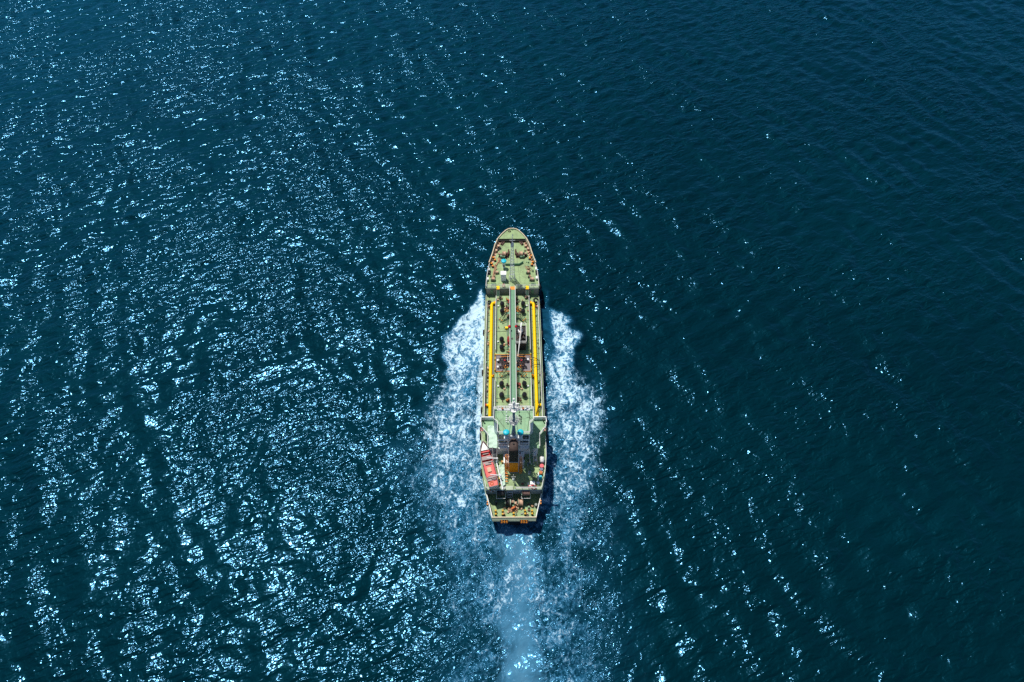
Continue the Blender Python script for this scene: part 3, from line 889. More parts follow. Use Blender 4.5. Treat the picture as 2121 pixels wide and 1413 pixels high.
# ---- cargo pipes
for s_ in (-1, 1):
    zz = 4.85
    xp = -5.62 if s_ < 0 else 5.65
    root = empty("cargo_pipe", (xp, 0, 4.04), ship)
    m = MB(); r_ = 0.40; h = 0.62
    ytop = Q(2, 345, 240, zz).y
    m.tube([(-s_ * 0.95, ytop, h), (-s_ * 0.45, ytop, h), (-s_ * 0.12, ytop - 0.14, h), (0, ytop - 0.6, h), (0, 8, h), (0, -8, h), (0, -20.5, h)], r_, 14)
    m.build("pipe_run", M['yellow'], root)
    for k in range(6):
        y = 17 - k * 7.2
        MB().lathe((0, y, h), [(r_ + 0.04, -0.03), (r_ + 0.04, 0.03)], 18, axis=(0, 1, 0)).build("flange", M['yellow'], root)
    yb_ = Q(3, 350, 515, zz).y
    m = MB(); m.tube([(0, yb_, h), (-s_ * 0.85, yb_, h)], 0.3, 12); b = m.build("branch_pipe", M['yellow'], root)
    MB().lathe((-s_ * 0.85, yb_, h), [(0.42, -0.08), (0.42, 0.08)], 14, axis=(1, 0, 0)).cyl((-s_ * 0.6, yb_ + 0.1, h + 0.3), (-s_ * 0.95, yb_ - 0.1, h + 0.75), 0.16).build("valve", M['orange'], b)
    yc_ = Q(3, 240, 1045, zz).y
    m = MB(); m.tube([(0, yc_, h), (s_ * 0.85, yc_, h)], 0.3, 12); b = m.build("branch_pipe", M['yellow'], root)
    MB().lathe((s_ * 0.95, yc_, h), [(0.40, -0.1), (0.40, 0.1)], 14, axis=(1, 0, 0)).build("blank_flange", M['red' if s_ < 0 else 'yellow'], b)
    m = MB()
    for k in range(13):
        y = 17 - k * 3.1; m.box(-0.35, 0.35, y - 0.06, y + 0.06, 0, 0.3)
    m.build("saddle", M['deck2'], root)
    MB().obox((-s_ * 0.8, ytop + 0.1), 0.5, 0.9, 0.1, 0.95, bev=0.1).build("valve", M['orange'], root)
for x, r_ in ((-4.92, 0.13), (-5.08, 0.08), (4.95, 0.09), (-6.55, 0.06), (6.5, 0.06)):
    MB().tube([(x, 18.5, 4.35), (x, 0, 4.35), (x, -19.5, 4.35)], r_, 6).build("service_pipe", M['gpipe'], ship)

# ---- rails of the cargo deck
for s_ in (-1, 1):
    MB().rail([(s_ * 4.42, 20.8, 5.05), (s_ * 4.42, 2.8, 5.05)], 1.0, 3, 1.3, 0.075).build("guard_rail", M['rail'], ship)
    MB().rail([(s_ * 4.42, -6.0, 5.05), (s_ * 4.42, -19, 5.05)], 1.0, 3, 1.3, 0.075).build("guard_rail", M['rail'], ship)
    MB().rail([(s_ * 6.85, 19.8, 4.04), (s_ * 6.95, 8, 4.04), (s_ * 6.95, -19.0, 4.04)], 1.0, 3, 1.5, 0.075).build("guard_rail", M['rail'], ship)

# ---- black covered tank hatches
def hatch(n_, zx, zy):
    p = Q(n_, zx, zy, 6.3)
    root = empty("tank_hatch", (p.x, p.y, 5.05), ship)
    MB().lathe((0, 0, 0), [(0.52, 0), (0.48, 0.6)], 16).build("coaming", M['greenm'], root)
    MB().lathe((0, 0, 0), [(0.44, 0.25), (0.56, 0.4), (0.61, 0.9), (0.55, 1.25), (0.36, 1.5), (0.11, 1.62), (0.08, 1.8), (0.02, 1.82)], 18, sy=1.12).build("cover", M['black'], root)
for n_, zx, zy in ((2, 530, 245), (2, 530, 372), (2, 522, 890), (2, 522, 1035), (2, 915, 240), (2, 915, 378), (3, 520, 645), (3, 520, 850), (3, 938, 645), (3, 940, 850)):
    hatch(n_, zx, zy)
# small white and cream deck vents
for i, (n_, zx, zy, c) in enumerate(((2, 462, 293, 'white'), (2, 983, 288, 'white'), (2, 457, 945, 'white'), (3, 458, 700, 'white'), (3, 1005, 700, 'white'), (2, 585, 330, 'drum'), (2, 862, 330, 'drum'), (3, 572, 752, 'drum'), (3, 890, 752, 'drum'), (2, 575, 990, 'drum'), (2, 455, 180, 'drum'), (2, 525, 150, 'drum'))):
    p = Q(n_, zx, zy, 5.4); MB().lathe((p.x, p.y, 5.05), [(0.17, 0), (0.17, 0.22), (0.26, 0.24), (0.24, 0.36), (0.03, 0.4)], 12).build("deck_vent", M[c], ship)
# cross pipes joining the hatches
for n_, a, b, zy in ((2, 560, 690, 1068), (3, 555, 690, 885), (3, 810, 925, 885)):
    for dz in (0, 22):
        p = Q(n_, a, zy + dz - 10, 5.4); q = Q(n_, b, zy + dz - 10, 5.4); MB().tube([p, q], 0.09, 6).build("cross_pipe", M['deck2'], ship)
p = Q(3, 635, 700, 5.4); q = Q(3, 635, 890, 5.4); MB().tube([p, q], 0.1, 6).build("cross_pipe", M['deck2'], ship)
# valve groups beside the catwalk
rv = random.Random(3)
def valve_group(n_, zx, zy, c='orange', k=4, sp=0.5):
    p = Q(n_, zx, zy, 5.5)
    root = empty("valve_group", (p.x, p.y, 5.05), ship)
    m = MB(); w = MB()
    for i in range(k):
        x = rv.uniform(-sp, sp); y = rv.uniform(-sp, sp); hh = rv.uniform(0.5, 1.1)
        m.cyl((x, y, 0), (x, y, hh), rv.uniform(0.07, 0.14), n=8)
        w.torus((x, y, hh), rv.uniform(0.14, 0.24), 0.05, (rv.uniform(-0.6, 0.6), rv.uniform(-0.6, 0.6), 1), n=12, m=5)
    m.tube([(-sp, 0, 0.3), (sp, 0.1, 0.3)], 0.12, 8)
    m.build("pipework", M['machine' if c != 'yellow' else 'greenm'], root)
    w.build("hand_wheel", M[c], root)
for a in ((2, 640, 190, 'orange'), (2, 640, 235, 'red'), (2, 640, 310, 'machine'), (2, 800, 170, 'machine'), (2, 815, 220, 'darkm'), (2, 800, 330, 'orange'), (2, 610, 405, 'orange'), (2, 835, 400, 'orange'),
          (2, 655, 470, 'drum'), (2, 655, 900, 'red'), (2, 645, 985, 'red'), (2, 640, 1130, 'orange'), (3, 630, 690, 'darkm'), (3, 635, 960, 'orange'), (3, 835, 690, 'red'), (3, 850, 960, 'machine'), (2, 480, 150, 'darkm'), (2, 990, 150, 'drum'), (2, 280, 300, 'drum'), (2, 1160, 310, 'red')):
    if a[1] in (280, 1160):
        p = Q(2, a[1], a[2], 4.5); root = empty("valve_group", (p.x, p.y, 4.04), ship)
        MB().cyl((0, 0, 0), (0, 0, 0.6), 0.15).tube([(-0.3, 0.4, 0.3), (0.3, -0.5, 0.3)], 0.16, 8).build("pipework", M['machine'], root)
        MB().torus((0, 0, 0.62), 0.25, 0.06, n=12, m=5).build("hand_wheel", M[a[3]], root)
    else: valve_group(*a)
p = Q(2, 612, 700, 5.5); root = empty("valve_group", (p.x, p.y, 5.05), ship)
MB().obox((0, 0), 0.75, 0.55, 0, 0.7, bev=0.1).build("casing", M['yellow'], root); MB().cyl((-0.35, 0, 0.5), (-0.6, 0.05, 0.5), 0.14).build("hand_wheel", M['darkm'], root)

# stairs from the catwalk to the trunk deck
def deck_stair(n_, x0, y0, x1, y1):
    a = Q(n_, x0, y0, 6.75); b = Q(n_, x1, y1, 5.1)
    root = empty("deck_stair", (b.x, b.y, 5.05), ship)
    d = a - b; nrm = Vector((-d.y, d.x, 0)).normalized() * 0.36
    m = MB()
    for s_ in (-1, 1): m.cyl(nrm * s_, d + nrm * s_, 0.05, n=4, smooth=False)
    for k in range(7):
        t = (k + 0.5) / 7; c = d * t; m.obox((c.x, c.y), 0.66, 0.2, c.z - 0.03, c.z + 0.02, math.atan2(nrm.y, nrm.x))
    m.build("treads", M['deck'], root)
    m = MB()
    for s_ in (-1, 1):
        up = Vector((0, 0, 0.95)); m.cyl(nrm * s_ + up, d + nrm * s_ + up, 0.075, n=5, smooth=False)
        for t in (0.0, 0.5, 1.0): m.cyl(d * t + nrm * s_, d * t + nrm * s_ + up, 0.045, n=5, smooth=False)
    m.build("hand_rail", M['darkm'], root)
    m = MB()
    for s_ in (-1, 1):
        for t in (0.0, 1.0): q = d * t + nrm * s_ + Vector((0, 0, 0.95)); m.sph((q.x, q.y, q.z), 0.19, n=8, m=5)
    m.build("post_cap", M['orange'], root)
    # landing that joins the stair's head to the catwalk
    c = a - b; w = abs(a.x - CX) - 0.6
    if w > 0.1:
        sx = 1 if a.x < CX else -1
        m = MB(); m.box(min(c.x, c.x + sx * w), max(c.x, c.x + sx * w), c.y - 0.35, c.y + 0.35, c.z - 0.05, c.z); m.build("landing", M['deck2'], root)
deck_stair(2, 612, 425, 508, 590); deck_stair(2, 832, 425, 938, 590)
deck_stair(3, 612, 385, 508, 545); deck_stair(3, 850, 385, 955, 545)

# fire monitors with red heads
for zx in (663, 787):
    p = Q(2, zx, 660, 8.3)
    root = empty("fire_monitor", (p.x, p.y, 5.05), ship)
    MB().cyl((0, 0, 0), (0, 0, 2.7), 0.13).obox((0, 0), 0.5, 0.5, 2.2, 2.6).build("riser", M['wall'], root)
    MB().cyl((0, 0, 2.6), (0, -0.1, 2.9), 0.2, n=10).build("swivel", M['wall'], root)
    MB().lathe((0, 0, 2.75), [(0.28, -0.15), (0.36, 0.0), (0.37, 0.25), (0.28, 0.42), (0.05, 0.5)], 18).build("head", M['red'], root)

# ---- hose crane
pa = Q(2, 775, 660, 8.0); pb = Q(2, 972, 990, 8.0)
cr = empty("hose_crane", ((pa.x + pb.x) / 2, (pa.y + pb.y) / 2, 5.05), ship)
w2 = (pb.x - pa.x) / 2; l2 = (pa.y - pb.y) / 2
MB().box(-w2 + 0.1, w2 - 0.05, -l2 + 0.15, l2 - 1.2, 0, 2.9).build("machinery_house", M['darkm'], cr)  # shade of the house's aft face is put into its near-black colour
MB().box(-w2, w2, -l2, l2, 2.9, 2.98).build("platform", M['soot'], cr)
MB().rail([(-w2, -l2, 2.98), (w2, -l2, 2.98), (w2, l2, 2.98), (-w2, l2, 2.98)], 1.0, 3, 1.1, 0.06).build("guard_rail", M['rail'], cr)
m = MB(); rr = random.Random(8)
for k in range(24):
    x = rr.uniform(-w2 + 0.4, w2 - 0.4); y = rr.uniform(-l2 + 0.5, l2 - 1.0); m.obox((x, y), rr.uniform(0.25, 0.6), rr.uniform(0.3, 0.7), 2.98, 2.98 + rr.uniform(0.3, 0.9), rr.uniform(0, 1.5), 0.8, 0.05)
m.build("winch_gear", M['darkm'], cr)
m = MB()
for k in range(5):
    x = -w2 + 0.4 + 0.35 * k; y = -l2 + 1.6 + 0.3 * (k % 3); m.tube([(x, y - 0.5, 3.3), (x + 0.1, y, 3.6), (x + 0.3, y + 0.5, 3.2)], 0.09, 6)
m.build("hydraulic_pipe", M['machine'], cr)
m = MB(); q = Q(2, 858, 790, 8.7); lx, ly = q.x - cr.location.x, q.y - cr.location.y
m.lathe((lx, ly, 2.98), [(0.5, 0), (0.42, 0.3), (0.42, 1.0)], 16); m.build("slewing_column", M['drum'], cr)
m = MB(); m.obox((lx - 0.3, ly + 0.1), 0.24, 0.9, 3.6, 4.3, 0.3); m.obox((lx + 0.45, ly + 0.2), 0.24, 0.9, 3.6, 4.3, -0.25); m.build("cylinder_bracket", M['white'], cr)
a = Q(2, 884, 605, 10.6); b = Q(2, 870, 690, 10.3); c = Q(2, 820, 1210, 9.6)
o3 = Vector((cr.location.x, cr.location.y, 5.05))
m = MB(); m.cyl(a - o3, b - o3, 0.22, 0.2, n=4, smooth=False); m.build("boom_heel", M['white'], cr)
bm_ = MB().cyl(b - o3, c - o3, 0.085, 0.06, n=6).cyl(b + Vector((0.25, 0, 0)) - o3, c - o3, 0.05, n=5).build("boom", M['rail'], cr)
m = MB(); m.sph(c - o3, 0.26, 0.26, 0.2, 10, 6); m.build("sheave", M['drum'], bm_)
d1 = Q(2, 795, 1340, 6.2); d2 = Q(2, 828, 1325, 6.2)
m = MB(); m.cyl(c - o3, d1 - o3, 0.05, n=5); m.cyl(c - o3, d2 - o3, 0.05, n=5); m.build("hoist_cable", M['rail'], cr)
m = MB(); m.obox(((d1 - o3).x, (d1 - o3).y), 0.4, 0.5, 0.9, 1.3, 0.3); m.build("hook_block", M['rope'], cr)

# ---- manifold
mf = empty("cargo_manifold", (0, 0, 5.05), ship)
yt = Q(3, 400, 140, 5.1).y; yb = Q(3, 400, 440, 5.1).y
for s_ in (-1, 1):
    xi = 0.75 if s_ > 0 else -0.45
    xo = s_ * 4.45
    x0, x1 = min(xi, xo), max(xi, xo)
    t = MB().box(x0, x1, yb, yt, 0.0, 0.06).build("drip_tray", M['tray'], mf)
    m = MB(); m.box(x0, x1, yt, yt + 0.12, 0, 0.28); m.box(x0, x1, yb - 0.12, yb, 0, 0.28); m.box(xo - 0.06, xo + 0.06, yb, yt, 0, 0.28)
    m.build("coaming", M['orange'], mf)
    for k in range(5):
        y = yt - 0.55 - k * 0.83
        zz = 0.5 + 0.05 * (k % 2)
        xs_, xe_ = s_ * 1.0, s_ * (3.0 + 0.45 * (k % 3))
        m = MB(); m.tube([(xs_, y, zz), (xe_, y, zz)], 0.17, 10)
        pm = m.build("cross_over_pipe", M['darkm'], mf)
        m = MB()
        for xx in (0.35, 0.62, 0.9):
            m.lathe((xs_ + (xe_ - xs_) * xx, y, zz), [(0.3, -0.05), (0.3, 0.05)], 12, axis=(1, 0, 0))
        m.build("flange", M['machine' if k % 2 else 'darkm'], pm)
        m = MB(); xx = s_ * (1.7 + 0.4 * ((k * 2) % 3)); m.cyl((xx, y, zz), (xx, y, zz + 0.45), 0.09, n=8); m.torus((xx, y, zz + 0.5), 0.2, 0.05, (0.3, 0, 1), n=12, m=5)
        m.build("valve_wheel", M['red' if k in (2,) else 'machine'], pm)
    m = MB(); m.cyl((s_ * 1.2, yb + 0.9, 0.3), (s_ * 2.2, yb + 0.3, 1.2), 0.08); m.cyl((s_ * 2.4, yb + 1.3, 0.3), (s_ * 1.9, yb + 0.2, 1.0), 0.08); m.torus((s_ * 2.0, yb + 0.6, 1.0), 0.3, 0.06, (1, 1, 1), n=12, m=5)
    m.build("spool_piece", M['orange'], mf)
    yy = yt - 1.2
    MB().box(min(s_ * 1.0, s_ * 3.2), max(s_ * 1.0, s_ * 3.2), yy + 0.25, yy + 0.37, 0.62, 0.74).build("pipe_marker", M['orange'], mf)
    for yk in (yt - 0.2, yt - 1.6, yb + 0.1): MB().cyl((xo + s_ * 0.05, yk, 0), (xo + s_ * 0.05, yk, 0.9), 0.12, n=8).build("stanchion", M['yellow'], mf)
for n_, zx, zy, hh in ((3, 450, 228, 0.7), (3, 450, 348, 0.7), (3, 1003, 222, 0.9)):
    p = Q(n_, zx, zy, 5.7); MB().obox((p.x, p.y), 0.42, 0.5, 0.06, hh, bev=0.05).build("gauge_box", M['white'], mf)
p = Q(3, 660, 255, 6.3); m = MB(); m.cyl((p.x, p.y, 0.06), (p.x, p.y, 1.0), 0.1, n=8); m.sph((p.x, p.y, 1.1), 0.33, 0.33, 0.24, 14, 7); m.build("gauge_head", M['drum'], mf)
m = MB(); a = Q(3, 632, 150, 6.2); b = Q(3, 632, 250, 6.2); a.z -= 5.05; b.z -= 5.05; m.cyl(a, b, 0.05, n=5); b2 = Q(3, 660, 255, 6.2); b2.z -= 5.05; m.cyl(b, b2, 0.05, n=5); m.build("sampling_line", M['rail'], mf)
# long vent post leaning to port of the manifold

# ---- pipes and small gear on the trunk deck
rs = random.Random(21)
for x, z, r_, ya, yb, mt in ((-1.25, 5.25, 0.09, 3.4, 20.5, 'greenm'), (-1.5, 5.2, 0.06, 3.4, 19.0, 'gpipe'), (1.45, 5.25, 0.09, 14.0, 20.5, 'greenm'), (-1.3, 5.25, 0.09, -18.5, -3.5, 'greenm'), (1.5, 5.25, 0.08, -18.5, -3.5, 'greenm'), (-3.9, 5.15, 0.05, 3.2, 20.8, 'greenm'), (3.95, 5.15, 0.05, 3.2, 20.8, 'greenm'), (-3.9, 5.15, 0.05, -18.8, -3.6, 'deck2'), (3.95, 5.15, 0.05, -18.8, -3.6, 'deck2')):
    MB().tube([(x, ya, z), (x, (ya + yb) / 2, z), (x, yb, z)], r_, 6).build("deck_pipe", M[mt], ship)
for y in (19.6, 13.2, 9.4, 5.0, -5.2, -11.2, -16.4):
    for s_ in (-1, 1):
        if s_ > 0 and 2 < y < 13: continue
        MB().tube([(s_ * 1.3, y, 5.18), (s_ * 4.3, y, 5.18)], 0.045, 5).build("deck_pipe", M['gpipe'], ship)
for k in range(34):
    s_ = rs.choice((-1, 1)); y = rs.choice((rs.uniform(3.5, 20.5), rs.uniform(-18.3, -3.5))); x = s_ * rs.uniform(1.2, 4.1)
    if s_ > 0 and 2 < y < 13.5 and x < 3.6: continue
    h_ = rs.uniform(0.25, 0.7)
    q = MB().cyl((x, y, 5.05), (x, y, 5.05 + h_), rs.uniform(0.06, 0.12), n=8).build("sounding_pipe", M[rs.choice(('machine', 'greenm', 'darkm'))], ship)
    MB().torus((x, y, 5.05 + h_), 0.14, 0.04, n=10, m=5).build("cap", M[rs.choice(('orange', 'machine', 'red', 'drum', 'darkm'))], q)
for k in range(30):                        # fittings along the side decks
    s_ = rs.choice((-1, 1)); y = rs.uniform(-19, 20); x = s_ * rs.uniform(6.2, 6.75)
    h_ = rs.uniform(0.3, 0.8)
    MB().obox((x, y), rs.uniform(0.15, 0.35), rs.uniform(0.2, 0.7), 4.04, 4.04 + h_, rs.uniform(-.3, .3), 0.85, 0.03).build("side_fitting", M[rs.choice(('machine', 'greenm', 'darkm', 'gpipe', 'drum'))], ship)
for y in np.arange(-18, 20, 2.1):          # dark green bars standing in for the rails' hatched shadow on the side decks
    for s_ in (-1, 1):
        x0, x1 = sorted((s_ * 4.6, s_ * 6.8)); MB().box(x0, x1, y - 0.05, y + 0.05, 4.04, 4.16).build("rail_shadow_bar", M['deck2'], ship)
# more gear on the forecastle
for k in range(26):
    y = rs.uniform(23.8, 37.5); w = float(np.interp(y, OY, OW)) - 1.0; x = rs.choice((-1, 1)) * rs.uniform(w * 0.72, w)
    MB().obox((x, y), rs.uniform(0.2, 0.5), rs.uniform(0.2, 0.5), 6.62, 6.62 + rs.uniform(0.2, 0.7), rs.uniform(0, 1.5), 0.8, 0.04).build("deck_fitting", M[rs.choice(('machine', 'greenm', 'darkm', 'drum', 'rope'))], ship)
for a, b in (((790, 560), (860, 1110)), ((720, 690), (600, 560)), ((480, 600), (640, 1130))):
    MB().cyl(Q(1, a[0], a[1], 6.66), Q(1, b[0], b[1], 6.66), 0.03, n=4, smooth=False).build("stay_wire", M['darkm'], ship)
# ------------------------------------------------------------------ poop and superstructure
BD, WD, TD = 6.6, 9.9, 15.3           # boat deck, bridge-wing deck, wheelhouse top
# poop sides between main deck and boat deck
shell(4.0, 6.6, -35.7, -19.5, 0.15, "poop_side_plating", M['side'], ship, 2)
pf = MB(); pf.box(-7.3, 7.3, -19.64, -19.5, 4.0, 6.6); pf.build("poop_front", M['wall'], ship)
pa_ = MB(); pa_.box(-6.2, 6.2, -34.8, -34.66, 2.4, 6.5); pa_.build("poop_aft_wall", M['wall'], ship)
bd = MB().prism(deck_poly(6.6, -35.7, -19.5, 0.0), 6.5, 6.62).build("boat_deck", M['deck'], ship)
m = MB(); rgA = outline(6.6, -35.7, -19.5)
wA = rgA[0][1]
MB().box(-wA, wA, -35.82, -35.7, 6.38, 6.66).build("deck_edge", M['bluegrey'], bd)

# tier A: boat deck to wing deck
ta = empty("accommodation_house", (0, -23, BD), ship)
MB().box(-5.4, 5.4, -4.1, 3.2, 0, WD - BD - 0.06).build("lower_wall", M['wall'], ta)
wd_pts = []
pw = [Q(4, 145, 395, WD + 1), Q(4, 140, 545, WD + 1), Q(4, 255, 668, WD + 1), Q(4, 255, 960, WD)]
ws = [Q(4, 1325, 400, WD + 1), Q(4, 1325, 560, WD + 1), Q(4, 1208, 715, WD + 1), Q(4, 1210, 960, WD)]
W1 = (abs(pw[0].x) + abs(ws[0].x)) / 2; W2 = (abs(pw[2].x) + abs(ws[2].x)) / 2
yF = (pw[0].y + ws[0].y) / 2; yM = (pw[1].y + ws[1].y) / 2; yN = (pw[2].y + ws[2].y) / 2; yA = (pw[3].y + ws[3].y) / 2
wing = [(-W1, yF), (-W1, yM), (-W2, yN), (-W2, yA), (W2, yA), (W2, yN), (W1, yM), (W1, yF)]
wdk = MB().prism(wing, WD - 0.12, WD).build("bridge_wing_deck", M['roof'], ship)
# solid white bulwark round the wing fronts
for s_ in (-1, 1):
    pts = [(s_ * 4.4, yF), (s_ * W1, yF), (s_ * W1, yF - 1.2)]
    if s_ > 0: pts = pts[::-1]
    wb = MB().ribbon(pts if s_ < 0 else pts, WD, WD + 1.1, 0.10).build("wing_bulwark", M['wall'], wdk)
    MB().ribbon(pts, WD + 1.1, WD + 1.17, 0.2).build("cap_rail", M['white'], wb)
    MB().rail([(s_ * (W1 - 0.05), yF - 1.2, WD), (s_ * (W1 - 0.05), yM, WD), (s_ * (W2 - 0.05), yN, WD), (s_ * (W2 - 0.05), yA + 0.05, WD), (s_ * 5.6, yA + 0.05, WD)], 1.05, 3, 1.2, 0.075).build("guard_rail", M['rail'], wdk)
    a = (s_ * (W1 - 0.5), yF - 0.55)
    MB().cyl((a[0], a[1], WD), (a[0], a[1], WD + 0.9), 0.14, n=8).obox(a, 0.35, 0.35, WD + 0.9, WD + 1.15, bev=0.05).build("wing_repeater", M['darkm'], wdk)
# upper house: two storeys
uh = empty("wheelhouse", (0, -23, WD), ship)
yf = Q(4, 500, 238, TD).y + 23
tw1 = 4.42; tw2 = 3.55
ych = Q(4, 400, 460, TD).y + 23; ycg = Q(4, 420, 510, TD).y + 23; ya_ = Q(4, 500, 705, TD).y + 23
hull_pts = [(-tw1, yf), (-tw1, ych), (-tw2, ycg), (-tw2, ya_), (tw2, ya_), (tw2, ycg), (tw1, ych), (tw1, yf)]
MB().prism([(x * 0.985, y - 0.05 if y > 0 else y + 0.04) for x, y in hull_pts], 0.0, TD - WD - 0.1).build("wall", M['wall'], uh)
rf = MB().prism(hull_pts, TD - WD - 0.1, TD - WD + 0.02).build("roof", M['roof'], uh)
h0 = TD - WD + 0.02
MB().rail([(-tw1 + .08, ych, h0), (-tw1 + .08, yf - .08, h0), (tw1 - .08, yf - .08, h0), (tw1 - .08, ych, h0), (tw2 - .05, ycg, h0), (tw2 - 0.05, ya_ + 0.1, h0), (1.9, ya_ + 0.1, h0)], 1.0, 3, 1.2, 0.075).build("guard_rail", M['rail'], rf)
MB().rail([(-tw1 + .08, ych, h0), (-tw2 + .05, ycg, h0), (-tw2 + 0.05, ya_ + 0.1, h0), (-1.9, ya_ + 0.1, h0)], 1.0, 3, 1.2, 0.075).build("guard_rail", M['rail'], rf)
m = MB()
for x in (-2.2, -0.9, 0.9, 1.7, 2.6): m.box(x - 0.015, x + 0.015, ya_ + 0.3, yf - 0.3, h0, h0 + 0.02)
m.box(-tw1 + 0.2, tw1 - 0.2, yf - 0.95, yf - 0.9, h0, h0 + 0.02); m.build("plate_seam", M['deck2'], rf)
# wheelhouse front and side windows
for k in range(9):
    x = -3.9 + k * 0.975
    w = MB().box(x - 0.38, x + 0.38, yf - 0.08, yf - 0.02, 3.6, 4.6).build("window", M['glass'], uh)
for s_ in (-1, 1):
    for k in range(2):
        y = yf - 0.9 - k * 1.2; MB().box(min(s_ * 4.30, s_ * 4.40), max(s_ * 4.30, s_ * 4.40), y - 0.45, y + 0.45, 3.6, 4.6).build("window", M['glass'], uh)
# aft wall windows and louvres
for s_ in (-1, 1):
    p = Q(4, 500 if s_ < 0 else 965, 775, 14.3)
    x = s_ * 2.62
    w = MB().obox((x, ya_ - 0.02), 1.25, 0.10, 3.45, 4.85).build("window", M['glass'], uh)
    MB().box(x - 0.25, x + 0.3, ya_ - 0.10, ya_ - 0.06, 4.25, 4.34).box(x - 0.25, x + 0.3, ya_ - 0.10, ya_ - 0.06, 3.85, 3.94).build("glazing_bar", M['wall'], w)
    x = s_ * 2.35
    lv = MB().obox((x, ya_ - 0.02), 1.75, 0.1, 0.75, 2.45).build("louvre", M['glass'], uh)
    m = MB()
    for k in range(3): m.box(x - 0.85, x + 0.85, ya_ - 0.20, ya_ - 0.08, 0.95 + 0.45 * k, 1.05 + 0.45 * k)
    m.cyl((x - 0.95, ya_ - 0.5, 2.3), (x + 0.95, ya_ - 0.5, 2.3), 0.06, n=5); m.build("slat", M['wall'], lv)
    MB().box(x - 1.0, x + 1.0, ya_ - 0.55, ya_, -0.02, 0.06).build("sill_ledge", M['wall'], uh)
MB().box(-tw2, tw2, ya_ - 0.14, ya_, 2.7, 2.82).build("string_course", M['wall'], uh)
for s_ in (-1, 1):
    for x in (s_ * 1.5,):
        MB().obox((x, ya_ - 0.02), 0.7, 0.08, -2.9, -1.1).build("door", M['glass'], uh)
# cyan mushroom vents on their trunks
for zx in (606, 866):
    c = Q(4, zx, 655, 17.0)
    v = mushroom(c, 14.2, 0.70, "ventilator", 0.55, 0.42)
    MB().obox((0, -0.15), 1.0, 0.9, -0.3, 0.9, bev=0.06).build("trunking", M['wall'], v)
# roof fittings
for zx, zy, cc in ((612, 300, 'white'), (612, 362, 'white'), (612, 432, 'white'), (850, 298, 'darkm'), (850, 360, 'darkm'), (850, 432, 'darkm')):
    p = Q(4, zx, zy, TD + 1.2)
    f = MB().cyl((p.x, p.y, TD), (p.x, p.y, TD + 1.1), 0.04, n=5).build("flood_light", M['rail'], ship)
    MB().sph((p.x, p.y, TD + 1.2), 0.18, n=10, m=6).build("lamp", M[cc], f)
for a, b in (((425, 395), (600, 610)), ((500, 640), (440, 540)), ((1030, 400), (980, 700)), ((1035, 395), (975, 395)), ((495, 255), (540, 320)), ((975, 270), (1025, 340))):
    p = Q(4, a[0], a[1], TD + 0.06); q = Q(4, b[0], b[1], TD + 0.06)
    MB().cyl(p, q, 0.035, n=5, smooth=False).build("stay_wire", M['darkm'], ship)
for zx, zy in ((430, 400), (1030, 400), (545, 330), (1025, 345)):
    p = Q(4, zx, zy, TD); MB().cyl((p.x, p.y, TD), (p.x, p.y, TD + 3.0), 0.045, 0.02, n=5).build("whip_aerial", M['darkm'], ship)

# ---- radar mast
mx = Q(4, 742, 700, TD)
rm = empty("radar_mast", (mx.x, mx.y, TD - 0.1), ship)
m = MB(); m.lathe((0, 0, 0), [(0.75, -1.0), (0.62, 0.0), (0.46, 1.0), (0.34, 3.0), (0.28, 7.0), (0.26, 10.5)], 16); m.build("column", M['bluegrey'], rm)
MB().obox((0, -0.3), 2.0, 1.1, -1.0, 0.25, taper=0.6, bev=0.1).build("pedestal", M['wall'], rm)
m = MB()
for s_ in (-1, 1):
    m.cyl((s_ * 0.95, 0.2, 0.1), (s_ * 0.5, 0.0, 6.4), 0.05, n=5); 
m.build("stay_bar", M['rail'], rm)
# hooped cage round the ladder platform
zc = 5.2
m = MB()
for k in range(5):
    a = math.pi * (k - 2) / 6.5
    m.torus((0, 0, zc + 0.9), 1.05, 0.04, (math.cos(a + math.pi / 2), math.sin(a + math.pi / 2), 0), n=20, m=5)
for dz in (0.1, 0.7, 1.3): m.torus((0, 0, zc + dz + 0.2), 0.98, 0.045, n=20, m=5)
m.build("hoop_cage", M['rail'], rm)
MB().cyl((0, 0, zc - 0.2), (0, 0, zc - 0.12), 0.8, n=18).build("cage_floor", M['white'], rm)
m = MB()
for dz, ln in ((6.9, 2.1), (6.1, 2.1), (5.3, 2.1)): m.cyl((-ln * 0.75, 0, dz), (ln * 0.75, 0, dz), 0.045, n=5)
m.build("yardarm", M['rail'], rm)
for x in (-1.55, 1.55):
    for dz in (6.9, 6.1, 5.3): MB().sph((x, 0, dz), 0.17, n=8, m=5).build("navigation_lamp", M['white' if x < 0 else 'darkm'], rm)
# top platform with crosstree
zt_ = 10.6
pl = MB().lathe((0, 0, zt_), [(0.55, -0.35), (0.95, -0.05), (0.98, 0.0), (0.9, 0.04)], 24).build("top_platform", M['white'], rm)
MB().torus((0, 0, zt_ + 0.55), 0.92, 0.05, n=24, m=5).torus((0, 0, zt_ + 1.0), 0.92, 0.05, n=24, m=5).build("platform_rail", M['rail'], rm)
ct = MB(); ct.box(-3.35, 3.35, -0.28, 0.22, zt_ - 0.35, zt_ - 0.2)
crs = ct.build("crosstree", M['white'], rm)
MB().rail([(-3.4, 0.25, zt_ - 0.2), (3.4, 0.25, zt_ - 0.2)], 0.85, 2, 0.9, 0.05).torus((-3.45, 0.0, zt_ + 0.3), 0.3, 0.04, (0, 0, 1), n=12, m=5).torus((3.45, 0.0, zt_ + 0.3), 0.3, 0.04, (0, 0, 1), n=12, m=5).build("crosstree_rail", M['rail'], rm)
